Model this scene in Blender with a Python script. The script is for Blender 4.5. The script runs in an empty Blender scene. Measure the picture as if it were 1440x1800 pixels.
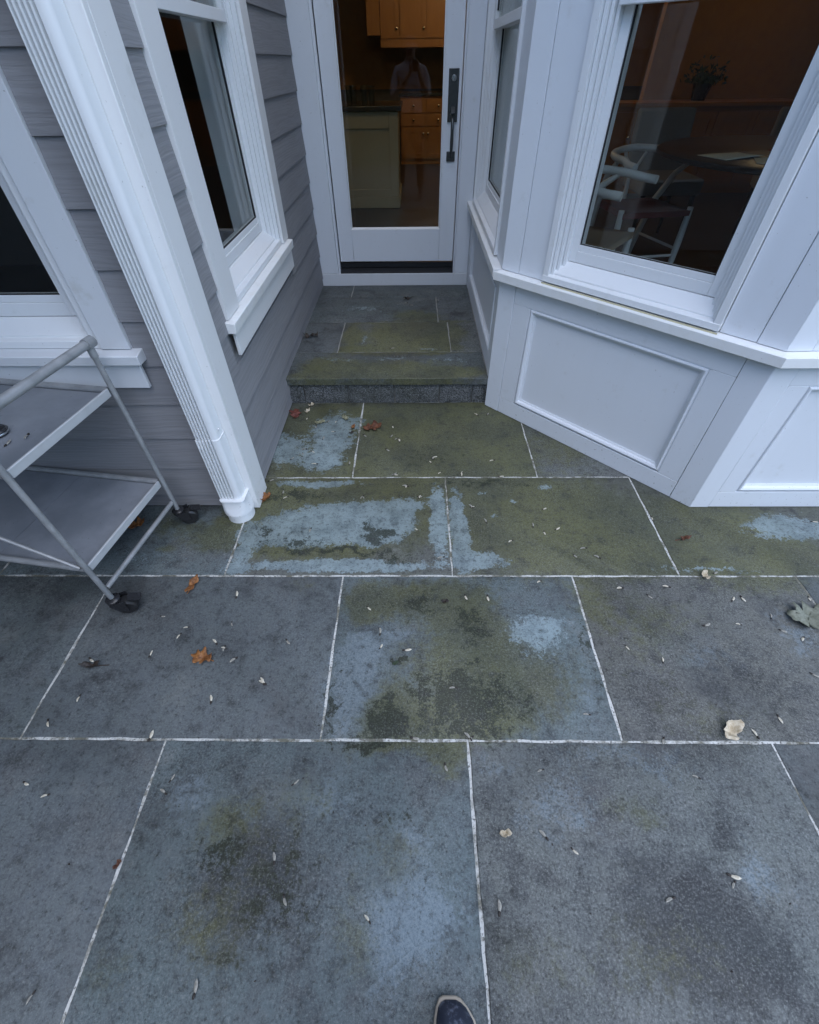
import bpy, math, random
import numpy as np
from mathutils import Vector, Matrix
random.seed(7)
R = math.radians
scene = bpy.context.scene
col = scene.collection

# ------------------------------------------------------------------ camera
FPX, PITCH, YAW, ROLL, CAMH = 778.41, R(45.50), R(-1.004), R(-0.764), 1.47
def cam_rows():
    cp, sp = math.cos(PITCH), math.sin(PITCH)
    A = np.array([[1, 0, 0], [0, -sp, -cp], [0, cp, -sp]])
    cy, sy = math.cos(YAW), math.sin(YAW)
    cr, sr = math.cos(ROLL), math.sin(ROLL)
    return np.array([[cr, -sr, 0], [sr, cr, 0], [0, 0, 1]]) @ A @ np.array([[cy, -sy, 0], [sy, cy, 0], [0, 0, 1]])
CM = cam_rows()
cam = bpy.data.cameras.new('camera')
camo = bpy.data.objects.new('camera', cam)
col.objects.link(camo)
rt, dn, fw = CM
camo.matrix_world = Matrix(((rt[0], -dn[0], -fw[0], 0), (rt[1], -dn[1], -fw[1], 0), (rt[2], -dn[2], -fw[2], CAMH), (0, 0, 0, 1)))
cam.sensor_fit = 'HORIZONTAL'; cam.sensor_width = 36.0
cam.lens = FPX / 1440 * 36.0
cam.clip_start = 0.01; cam.clip_end = 2000
scene.camera = camo
def gz(px, py, z=0.0):
    """photo pixel -> the point of the horizontal plane z it looks at"""
    d = CM.T @ np.array([(px - 720) / FPX, (py - 900) / FPX, 1.0])
    t = (z - CAMH) / d[2]
    return Vector((t * d[0], t * d[1], z))

# ------------------------------------------------------------------ light
SUN_EL, SUN_AZ = R(66), R(160)      # azimuth clockwise from +Y
world = bpy.data.worlds.new('World'); scene.world = world; world.use_nodes = True
wn = world.node_tree
sky = wn.nodes.new('ShaderNodeTexSky'); sky.sky_type = 'NISHITA'; sky.sun_disc = False
sky.sun_elevation = SUN_EL; sky.sun_rotation = SUN_AZ
sky.air_density = 1.0; sky.dust_density = .3; sky.ozone_density = 1.6
bg = wn.nodes['Background']; bg.inputs['Strength'].default_value = 0.15
wn.links.new(sky.outputs[0], bg.inputs[0])
sl = bpy.data.lights.new('sun', 'SUN'); sl.energy = 0.85; sl.angle = R(72); sl.color = (1, .965, .92)
so = bpy.data.objects.new('sun', sl); col.objects.link(so)
sd = Vector((math.sin(SUN_AZ) * math.cos(SUN_EL), math.cos(SUN_AZ) * math.cos(SUN_EL), math.sin(SUN_EL)))
so.rotation_euler = sd.to_track_quat('Z', 'Y').to_euler(); so.location = (6, -8, 12)
vs = scene.view_settings
vs.view_transform = 'Standard'; vs.look = 'None'; vs.gamma = 1; vs.use_curve_mapping = False
vs.exposure = 1.4

# ------------------------------------------------------------------ node helpers
class NT:
    def __init__(self, name):
        self.m = bpy.data.materials.new(name); self.m.use_nodes = True
        self.t = self.m.node_tree; self.b = self.t.nodes['Principled BSDF']
        self.out = self.t.nodes['Material Output']
    def n(self, typ, **kw):
        nd = self.t.nodes.new(typ)
        for k, v in kw.items(): setattr(nd, k, v)
        return nd
    def set(self, sock, v):
        if hasattr(v, 'is_linked') or hasattr(v, 'links'): self.t.links.new(v, sock)
        elif v is not None:
            if isinstance(v, (tuple, list)) and len(v) == 3 and sock.type == 'RGBA': v = (*v, 1)
            sock.default_value = v
    def pos(self): return self.n('ShaderNodeNewGeometry').outputs['Position']
    def obj(self): return self.n('ShaderNodeTexCoord').outputs['Object']
    def scale(self, vec, s):
        nd = self.n('ShaderNodeVectorMath', operation='MULTIPLY'); self.set(nd.inputs[0], vec); nd.inputs[1].default_value = s; return nd.outputs[0]
    def vadd(self, a, b):
        nd = self.n('ShaderNodeVectorMath', operation='ADD'); self.set(nd.inputs[0], a); self.set(nd.inputs[1], b); return nd.outputs[0]
    def noise(self, vec, scale, detail=4, rough=.55, color=False, dist=0):
        nd = self.n('ShaderNodeTexNoise'); self.set(nd.inputs['Vector'], vec)
        nd.inputs['Scale'].default_value = scale; nd.inputs['Detail'].default_value = detail
        nd.inputs['Roughness'].default_value = rough; nd.inputs['Distortion'].default_value = dist
        return nd.outputs['Color' if color else 'Fac']
    def math(self, op, a, b=None, c=None, clamp=False):
        nd = self.n('ShaderNodeMath', operation=op); nd.use_clamp = clamp
        self.set(nd.inputs[0], a)
        if b is not None: self.set(nd.inputs[1], b)
        if c is not None: self.set(nd.inputs[2], c)
        return nd.outputs[0]
    def step(self, v, a, b, lo=0, hi=1):
        nd = self.n('ShaderNodeMapRange', interpolation_type='SMOOTHSTEP')
        self.set(nd.inputs['Value'], v)
        for k, x in (('From Min', a), ('From Max', b), ('To Min', lo), ('To Max', hi)): nd.inputs[k].default_value = x
        return nd.outputs[0]
    def mix(self, f, a, b, blend='MIX'):
        nd = self.n('ShaderNodeMix', data_type='RGBA', blend_type=blend)
        self.set(nd.inputs['Factor'], f); self.set(nd.inputs['A'], a); self.set(nd.inputs['B'], b)
        return nd.outputs['Result']
    def bump(self, h, strength=.3, dist=.002, normal=None):
        nd = self.n('ShaderNodeBump'); nd.inputs['Strength'].default_value = strength; nd.inputs['Distance'].default_value = dist
        self.set(nd.inputs['Height'], h)
        if normal is not None: self.set(nd.inputs['Normal'], normal)
        return nd.outputs[0]
    def fin(self, color=None, rough=None, normal=None, metal=None, spec=None):
        for k, v in (('Base Color', color), ('Roughness', rough), ('Normal', normal), ('Metallic', metal), ('Specular IOR Level', spec)):
            if v is not None: self.set(self.b.inputs[k], v)
        return self.m

M = {}
def simple(name, c, rough=.5, metal=0, var=.12, scale=30, bump=0):
    t = NT(name); p = t.obj()
    n1 = t.noise(p, scale, 4)
    f = t.math('MULTIPLY_ADD', n1, 2 * var, 1 - var)
    cm = t.n('ShaderNodeVectorMath', operation='SCALE'); cm.inputs[0].default_value = c; t.set(cm.inputs['Scale'], f)
    nrm = t.bump(t.noise(p, scale * 6, 3), bump, .001) if bump else None
    M[name] = t.fin(cm.outputs[0], t.math('MULTIPLY_ADD', n1, .2, rough - .1), nrm, metal)
    return M[name]

def white_paint(name, c=(.76, .79, .825), dirt=.0, ochre=0.0, streaks=.10):
    t = NT(name); p = t.pos()
    big = t.noise(p, 2.2, 4)
    streak = t.noise(t.scale(p, (22, 22, 1.6)), 1, 4)
    c1 = t.mix(t.step(streak, .5, .85, 0, streaks + dirt), c, (.62, .62, .60))
    c1 = t.mix(t.step(big, .5, .8, 0, .12), c1, (.68, .69, .70))
    grime = t.noise(p, 9, 6, .65)
    c1 = t.mix(t.step(grime, .60, .74, 0, .22 + dirt), c1, (.48, .47, .42))
    sp = t.noise(p, 95, 2, .5)
    sz_ = t.n('ShaderNodeSeparateXYZ'); t.set(sz_.inputs[0], p)
    spl = t.math('ADD', sp, t.step(sz_.outputs[2], .22, .0, 0, .075))
    c1 = t.mix(t.step(spl, .745, .775, 0, .5), c1, (.25, .24, .20))
    if ochre:
        och = t.noise(t.scale(p, (4, 4, 4)), 3, 5, .7)
        c1 = t.mix(t.step(och, .47, .66, 0, ochre), c1, (.60, .56, .40))
    fine = t.noise(p, 420, 2)
    brush = t.noise(t.scale(p, (260, 260, 22)), 1, 2)
    nb = t.bump(t.math('ADD', fine, brush), .07, .0006)
    M[name] = t.fin(c1, t.math('MULTIPLY_ADD', big, .2, .36), nb, spec=.4)
white_paint('white_paint')
white_paint('weathered_paint', (.70, .72, .74), .18)
white_paint('ledge_paint', (.83, .835, .82), .02, .12)
white_paint('warm_lit_paint', (.80, .80, .79), .03)  # bay white shifted warmer; the left side's light is put into the colour
simple('old_caulk', (.46, .42, .27), .8, 0, .35, 90, .5)
white_paint('vinyl', (.80, .815, .82), .0, 0, .03)

def siding():
    t = NT('siding'); p = t.pos()
    warp = t.noise(p, 3.0, 3, .5, color=True)
    pv = t.vadd(t.scale(p, (2.6, 2.6, 170)), t.scale(warp, (2.0, 2.0, 7)))
    g = t.noise(pv, 1.0, 3, .6)
    g2 = t.noise(t.scale(p, (14, 14, 420)), 1, 2)
    oi = t.n('ShaderNodeObjectInfo').outputs['Random']
    base = t.mix(oi, (.275, .273, .282), (.31, .307, .316))
    c = t.mix(t.step(g, .38, .60), t.mix(.22, base, (.12, .118, .125)), base)
    blot = t.noise(p, 5, 5, .6)
    c = t.mix(t.step(blot, .55, .8, 0, .35), c, (.27, .265, .265))
    h = t.math('MULTIPLY_ADD', g2, .35, g)
    M['siding'] = t.fin(c, .68, t.bump(h, .7, .0018), spec=.3)
siding()

# stains on the paving, traced in photo pixels and laid down as ellipses on the ground: (cx, cy, rx, ry, weight)
ALGAE = [(570,770,150,90,1.2),(790,770,220,110,1.3),(900,815,60,50,.5),(1010,790,70,60,.55),(600,900,260,100,1.1),(450,900,80,60,.6),
 (540,955,160,40,.7),(990,925,260,110,1.25),(1100,985,120,40,.8),(1290,960,180,90,1.35),(1200,930,90,60,.8),(375,945,75,42,1.0),(300,925,60,35,.7),
 (295,965,25,12,.8),(860,1190,230,130,1.0),(720,1055,150,55,.9),(830,1090,90,110,.85),(680,1255,70,70,.85),(640,1060,60,50,.6),(780,1270,180,45,.7),
 (1040,1060,50,60,.5),(1120,1120,120,120,.35),(1250,1270,160,60,.35),(700,1310,150,35,.7),(790,1340,60,60,.6),(450,1530,210,230,.25),(400,1440,80,70,.45),
 (700,1500,110,110,.45),(630,1650,60,120,.45),(560,1390,110,80,.3),(360,1640,120,120,.3),(1120,1430,100,60,.5),(930,1700,120,120,.35),(1150,1680,200,140,.35),
 (180,1700,90,70,.4),(540,1035,70,30,.5),(1180,1080,130,60,.3)]
MOSS = [(820,1230,150,90,.9),(672,1260,45,60,1.1),(590,1230,14,90,.7),(730,1060,60,35,.7),(830,1100,40,70,.6),(695,1166,12,11,1.6),(665,940,34,18,1.1),
 (530,952,60,22,.7),(600,972,190,10,.75),(390,1480,55,45,.8),(560,1260,20,60,.4),(640,1305,120,12,.6),(480,1570,150,150,.5),(690,1430,70,60,.35),
 (850,850,200,12,.5),(760,800,120,40,.35),(520,870,110,18,.6),(470,930,25,50,.5),(1035,1130,10,130,.5),(700,985,90,10,.5)]
PALE = [(500,790,46,42,1.1),(585,765,60,60,1.1),(560,812,60,26,.9),(640,742,30,16,.5),(590,922,170,52,1.5),(500,940,70,40,.8),(670,915,70,50,1.0),(590,996,260,16,1.4),
 (428,960,30,60,1.0),(771,915,20,90,1.4),(560,851,120,9,1.0),(725,885,50,22,.8),(806,930,22,100,1.4),(845,985,70,22,1.1),(1385,925,110,30,1.2),(1250,1000,160,8,.6),
 (900,1100,70,40,.5),(630,1200,80,120,.9),(620,1130,50,50,.7),(700,1120,50,30,.6),(760,1020,130,9,.5),(850,1285,200,16,.7),(1040,1240,40,40,.6),
 (570,1400,80,100,.75),(725,1480,60,75,.95),(700,1640,110,150,.9),(760,1590,100,90,.6),(330,1400,120,80,.5),(1340,1545,60,60,.7),(980,1420,120,80,.5),(1100,1330,200,30,.5),
 (870,1330,60,40,.4),(1130,1560,60,50,.3),(1230,1150,120,60,.35),(1400,1110,60,60,.5),(960,857,26,8,.8),(845,868,16,7,.6),(905,880,12,6,.7),(870,905,10,5,.6),(250,980,140,30,.4)]
DARK = [(1200,1620,200,190,1.0),(1262,1455,60,70,.8),(1330,1700,160,160,.7),(900,1560,70,160,.5),(450,1560,190,190,.95),(1150,1230,190,80,.55),(1330,1200,120,110,.5),(1090,1080,90,60,.5),
 (420,1340,40,40,.6),(880,1780,120,60,.5),(60,1030,120,30,.6),(120,1330,120,40,.3),(190,1190,50,14,.8),(330,1110,50,30,.4),(820,1230,100,60,.5),(1230,1310,160,40,.4),(300,990,60,16,.5),
 (760,815,160,24,.5),(700,1440,60,40,.4),(8,1165,16,10,1.2),(860,1680,30,150,.5),(180,1440,110,70,.3)]
def ell(px, py, rx, ry):
    c = gz(px, py); a = gz(px + rx, py) - gz(px - rx, py); b = gz(px, py + ry) - gz(px, py - ry)
    return c, a.length / 2, b.length / 2
def blobs(t, vec, lst):
    prev = 0.0
    for px, py, rx, ry, w in lst:
        c, wx, wy = ell(px, py, rx, ry)
        mp = t.n('ShaderNodeMapping', vector_type='TEXTURE'); t.set(mp.inputs['Vector'], vec)
        mp.inputs['Location'].default_value = c; mp.inputs['Scale'].default_value = (wx, wy, 8)
        g = t.n('ShaderNodeTexGradient', gradient_type='SPHERICAL'); t.set(g.inputs[0], mp.outputs[0])
        prev = t.math('MULTIPLY_ADD', g.outputs['Fac'], w, prev)
    return prev

def stone(name, landing=False):
    t = NT(name); p = t.pos()
    w1 = t.noise(p, 6, 4, .65, color=True); w2 = t.noise(p, 34, 5, .7, color=True)
    off = t.vadd(t.scale(w1, (.11, .11, 0)), t.scale(w2, (.035, .035, 0)))
    off = t.vadd(off, (-.0725, -.0725, 0))
    v = t.vadd(p, off); v2 = t.vadd(p, t.scale(off, (2.1, 2.1, 0)))
    oi = t.n('ShaderNodeObjectInfo')
    big = t.noise(p, 2.3, 5, .6); mid = t.noise(p, 13, 5, .65); fine = t.noise(p, 110, 3, .7); grain = t.noise(p, 150, 8, .88)
    c = t.mix(t.step(big, .35, .7, 0, .45), oi.outputs['Color'], (.098, .104, .105))
    c = t.mix(t.step(mid, .35, .72, 0, .35), c, (.095, .105, .118))
    soft = 0.0
    if landing:
        A = [(.0,2.93,.42,.28,1.6),(-.1,2.72,.65,.10,1.2),(-.2,2.42,.55,.10,1.0),(.15,2.42,.45,.10,.9),(.02,3.26,.26,.14,1.1),(-.52,2.5,.22,.20,.9),(-.15,2.5,.7,.18,.7),(.2,3.0,.25,.3,.6),(-.3,3.4,.4,.25,.35),(-.42,2.95,.10,.25,.9),(.0,3.15,.6,.05,.9),(-.6,2.38,.25,.06,.8)]
        Dk = [(.3,3.3,.10,.10,1.0),(-.1,2.36,.9,.04,.6),(.05,2.9,.2,.15,.5)]
        P_ = [(-.34,2.88,.025,.20,.6),(.1,2.74,.13,.03,.6),(-.1,2.60,.4,.05,.42),(.25,2.58,.2,.06,.42),(-.5,2.6,.2,.06,.4),(-.4,3.4,.3,.12,.5)]
        def wb(lst):
            prev = 0.0
            for cx, cy, rx, ry, w in lst:
                mp = t.n('ShaderNodeMapping', vector_type='TEXTURE'); t.set(mp.inputs['Vector'], v)
                mp.inputs['Location'].default_value = (cx, cy, 0.1); mp.inputs['Scale'].default_value = (rx, ry, 8)
                g = t.n('ShaderNodeTexGradient', gradient_type='SPHERICAL'); t.set(g.inputs[0], mp.outputs[0])
                prev = t.math('MULTIPLY_ADD', g.outputs['Fac'], w, prev)
            return prev
        sa, sm, spl, sdk = wb(A), 0.0, wb(P_), wb(Dk)
    else:
        sa, sm, sdk = blobs(t, v, ALGAE), blobs(t, v2, MOSS), blobs(t, v2, DARK)
        spl = blobs(t, v, [b for b in PALE if b[1] < 1010] + [(955,1112,85,62,.72),(930,1105,60,30,.4)]); soft = blobs(t, v2, [b for b in PALE if b[1] >= 1010])
    rag = t.noise(p, 26, 9, .74)
    jit = t.math('MULTIPLY_ADD', rag, 1.7, -.85); fj = t.math('MULTIPLY_ADD', fine, .8, -.40)
    jj = t.math('ADD', jit, fj)
    blotch = t.noise(p, 5.5, 9, .72)
    c = t.mix(t.step(blotch, .52, .70, 0, .55), c, (.175, .182, .172))
    c = t.mix(t.step(blotch, .50, .34, 0, .75), c, (.042, .045, .048))
    purp = t.noise(t.vadd(p, (7, 3, 1)), 3.4, 6, .65)
    c = t.mix(t.step(purp, .50, .68, 0, .40), c, (.105, .10, .098))
    msoft = t.step(t.math('ADD', soft, t.math('MULTIPLY', jj, 1.25)), .16, .72, 0, .66)
    c = t.mix(msoft, c, (.20, .25, .28))
    # dark grime
    md = t.step(t.math('ADD', sdk, jj), .10, .80, 0, .78)
    c = t.mix(md, c, (.026, .027, .029))
    # algae film
    ma = t.step(t.math('ADD', t.math('ADD', sa, t.math('MULTIPLY', jj, .8)), t.math('MULTIPLY_ADD', oi.outputs['Alpha'], 1, -.5)), .12, .62, 0, .82)
    olive = t.mix(t.step(big, .38, .62), (.060, .064, .028), (.114, .114, .037))
    olive = t.mix(t.step(fine, .4, .65, 0, .5), olive, (.10, .105, .075))
    c = t.mix(ma, c, olive)
    # bare, washed stone
    mpale = t.step(t.math('ADD', spl, t.math('MULTIPLY', jj, 1.15)), .36, .54, 0, .72)
    c = t.mix(mpale, c, t.mix(t.step(mid, .4, .65), (.285, .365, .385), (.19, .25, .27)))
    if not landing:
        mm = t.step(t.math('ADD', sm, t.math('MULTIPLY', jj, 1.25)), .32, .52, 0, .85)
        c = t.mix(mm, c, (.016, .021, .010))
    # patchy weathering that breaks up every film, then mineral grain and lichen specks
    brk = t.noise(p, 62, 9, .82); brk2 = t.noise(t.vadd(p, (3, 9, 2)), 17, 8, .75)
    c = t.mix(t.step(brk, .49, .37, 0, .68), c, (.018, .019, .016))
    c = t.mix(t.step(brk, .55, .70, 0, .36), c, (.26, .275, .25))
    c = t.mix(t.step(brk2, .49, .34, 0, .62), c, (.024, .026, .026))
    gs = t.math('MULTIPLY', t.math('MULTIPLY_ADD', oi.outputs['Object Index'], .01, 0.0), t.step(t.noise(p, 4, 4, .6), .3, .6, .45, 1.0), clamp=True)
    c = t.mix(t.math('MULTIPLY', t.step(grain, .50, .68, 0, .70), gs), c, (.36, .37, .345))
    c = t.mix(t.math('MULTIPLY', t.step(grain, .50, .34, 0, 1.0), gs), c, (.014, .014, .016))
    vo = t.n('ShaderNodeTexVoronoi'); t.set(vo.inputs['Vector'], p); vo.inputs['Scale'].default_value = 16
    lich = t.step(vo.outputs['Distance'], .10, .05)
    vcol = t.n('ShaderNodeSeparateColor'); t.set(vcol.inputs[0], vo.outputs['Color'])
    c = t.mix(t.math('MULTIPLY', lich, t.step(vcol.outputs[0], .86, .9, 0, .35)), c, (.26, .28, .27))
    h = t.math('MULTIPLY_ADD', fine, .5, t.math('MULTIPLY_ADD', mid, 1.6, t.math('MULTIPLY', grain, .12)))
    rough = t.math('MULTIPLY_ADD', ma, -.12, t.math('MULTIPLY_ADD', mid, .25, .55))
    M[name] = t.fin(c, rough, t.bump(h, .30, .003), spec=.35)
stone('bluestone'); stone('landing_stone', True)

def mortar():
    t = NT('mortar'); p = t.pos()
    a = t.noise(p, 9, 7, .75); f = t.noise(p, 140, 4, .7)
    c = t.mix(t.step(a, .40, .56), (.15, .145, .11), (.60, .60, .565))
    c = t.mix(t.step(f, .47, .36, 0, .9), c, (.09, .088, .075))
    M['mortar'] = t.fin(c, .9, t.bump(f, 1.0, .004))
mortar()
simple('dirty_mortar', (.27, .27, .25), .9, 0, .35, 60, .6)
def granite():
    t = NT('granite'); p = t.pos()
    f = t.noise(p, 160, 4, .75); m = t.noise(p, 26, 5, .7); b = t.noise(p, 4, 3)
    c = t.mix(t.step(f, .40, .66), (.035, .038, .038), (.30, .31, .31))
    c = t.mix(t.step(m, .5, .68, 0, .7), c, (.035, .038, .034))
    c = t.mix(t.step(b, .45, .7, 0, .4), c, (.05, .055, .035))
    M['granite'] = t.fin(c, .75, t.bump(t.math('MULTIPLY_ADD', m, 2.5, f), 1.0, .008))
granite()
def glass():
    t = NT('window_glass')
    for n in list(t.t.nodes):
        if n != t.out: t.t.nodes.remove(n)
    bf = t.n('ShaderNodeNewGeometry').outputs['Backfacing']
    ior = t.n('ShaderNodeMapRange'); t.set(ior.inputs['Value'], bf); ior.inputs['To Min'].default_value = 1.5; ior.inputs['To Max'].default_value = 1 / 1.5
    fr = t.n('ShaderNodeFresnel'); t.set(fr.inputs['IOR'], ior.outputs[0]); half = t.math('MULTIPLY', fr.outputs[0], .6)
    tr = t.n('ShaderNodeBsdfTransparent'); tr.inputs[0].default_value = (.86, .88, .87, 1)
    gl = t.n('ShaderNodeBsdfGlossy'); gl.inputs['Roughness'].default_value = 0.0
    mx = t.n('ShaderNodeMixShader'); t.set(mx.inputs[0], half)
    t.t.links.new(tr.outputs[0], mx.inputs[1]); t.t.links.new(gl.outputs[0], mx.inputs[2])
    t.t.links.new(mx.outputs[0], t.out.inputs[0])
    M['window_glass'] = t.m
glass()
def wood(name, a, b, rough=.4, sc=(2, 2, 40)):
    t = NT(name); p = t.obj()
    g = t.noise(t.scale(p, sc), 1.2, 4, .6, dist=.6)
    M[name] = t.fin(t.mix(g, a, b), rough)
wood('cherry_wood', (.40, .17, .045), (.52, .25, .08), .35, (30, 30, 2.5))
wood('dark_floor', (.030, .024, .021), (.055, .045, .04), .35, (30, 2, 30))
wood('table_wood', (.035, .022, .016), (.06, .04, .03), .3, (2, 30, 30))
simple('cream_paint', (.46, .41, .26), .45, 0, .06)
simple('dark_stone_top', (.05, .045, .04), .2)
simple('interior_wall', (.15, .13, .115), .8, 0, .05)
simple('warm_wall', (.42, .20, .05), .6, 0, .2, 14)
simple('chair_white', (.85, .85, .80), .4, 0, .05)
simple('cane', (.42, .31, .19), .7, 0, .3, 120, .5)
simple('red_cushion', (.20, .05, .04), .8, 0, .15, 60)
simple('grey_fabric', (.30, .28, .26), .9, 0, .15, 90, .3)
simple('paper', (.82, .84, .68), .7, 0, .04)
simple('red_card', (.40, .03, .05), .6)
simple('brass', (.75, .62, .40), .2, 1)
simple('pewter', (.10, .105, .105), .34, .85, .25, 60)
simple('black_rubber', (.018, .018, .019), .42, 0, .3, 50)
simple('black_plastic', (.02, .02, .022), .25, 0)
simple('steel', (.55, .55, .55), .25, 1)
simple('dark_threshold', (.016, .017, .02), .45, 0, .3)
simple('gasket', (.02, .02, .022), .7)
simple('drywall_ceiling', (.7, .69, .66), .9)
simple('roofing', (.06, .06, .065), .9, 0, .3, 40, .6)
simple('soil', (.05, .04, .03), .95, 0, .3, 20)
simple('bark', (.07, .052, .04), .95, 0, .35, 14, 1.0)
simple('skin', (.50, .31, .23), .5, 0, .06)
simple('hair', (.035, .025, .02), .6, 0, .2)
simple('shirt', (.55, .55, .58), .9, 0, .08, 20, .2)
simple('trousers', (.025, .028, .038), .9, 0, .2, 40, .2)
def silver():
    t = NT('powder_coat'); p = t.obj()
    n1 = t.noise(p, 18, 4); f = t.noise(p, 900, 2)
    c = t.mix(t.step(n1, .35, .7), (.30, .31, .315), (.40, .405, .41))
    sp = t.noise(p, 55, 3); c = t.mix(t.step(sp, .70, .76, 0, .6), c, (.14, .11, .08))
    M['powder_coat'] = t.fin(c, t.math('MULTIPLY_ADD', n1, .15, .30), t.bump(f, .25, .0005), .3)
    t = NT('shelf_panel'); p = t.pos()
    n1 = t.noise(p, 5, 5, .6); f = t.noise(p, 700, 2); sp = t.noise(p, 70, 3)
    c = t.mix(t.step(n1, .35, .68), (.19, .205, .225), (.26, .275, .30))
    c = t.mix(t.step(sp, .68, .74, 0, .6), c, (.09, .09, .09))
    M['shelf_panel'] = t.fin(c, t.math('MULTIPLY_ADD', n1, .2, .38), t.bump(f, .2, .0004), .1)
silver()
simple('rail_coat', (.50, .51, .515), .4, .1, .12, 20)
def leather():
    t = NT('shoe_leather'); p = t.obj()
    n1 = t.noise(p, 40, 6, .75); n2 = t.noise(p, 12, 3)
    c = t.mix(t.step(n1, .48, .66), (.022, .026, .042), (.17, .19, .24))
    c = t.mix(t.step(n2, .5, .68, 0, .6), c, (.05, .055, .07))
    M['shoe_leather'] = t.fin(c, .42, t.bump(n1, .5, .001))
leather()
simple('shoe_welt', (.42, .36, .28), .6)
def leafmat(name, a, b):
    t = NT(name); p = t.obj()
    n1 = t.noise(p, 60, 4, .7)
    c = t.mix(t.step(n1, .35, .65), a, b)
    M[name] = t.fin(c, .6, t.bump(n1, .6, .001))
leafmat('leaf_orange', (.15, .055, .016), (.32, .135, .038))
leafmat('leaf_brown', (.06, .022, .012), (.16, .058, .024))
leafmat('leaf_red', (.10, .025, .02), (.19, .06, .04))
leafmat('leaf_tan', (.40, .33, .22), (.62, .55, .42))
leafmat('leaf_greygreen', (.13, .14, .10), (.21, .22, .17))
leafmat('leaf_olive', (.16, .16, .09), (.30, .29, .19))
leafmat('leaf_green', (.02, .035, .015), (.03, .05, .02))
leafmat('leaf_dark', (.02, .016, .013), (.05, .035, .025))
leafmat('seed_wing', (.45, .40, .30), (.72, .68, .56))
leafmat('seed_wing_grey', (.22, .21, .18), (.40, .38, .32))
leafmat('foliage', (.03, .055, .015), (.08, .12, .03))
leafmat('foliage_dark', (.02, .04, .015), (.05, .085, .03))
def lawn_mat():
    t = NT('lawn'); p = t.pos()
    a = t.noise(p, 1.2, 5); f = t.noise(p, 60, 4, .7)
    c = t.mix(a, (.035, .06, .018), (.07, .10, .03)); c = t.mix(t.step(f, .4, .65), t.mix(.5, c, (.015, .025, .01)), c)
    M['lawn'] = t.fin(c, .9, t.bump(f, 1, .02))
lawn_mat()
def emit(name, c, s):
    t = NT(name); t.b.inputs['Emission Color'].default_value = (*c, 1); t.b.inputs['Emission Strength'].default_value = s
    M[name] = t.fin((.8, .8, .8))
emit('lamp_glow', (1, .72, .40), 2)

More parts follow.
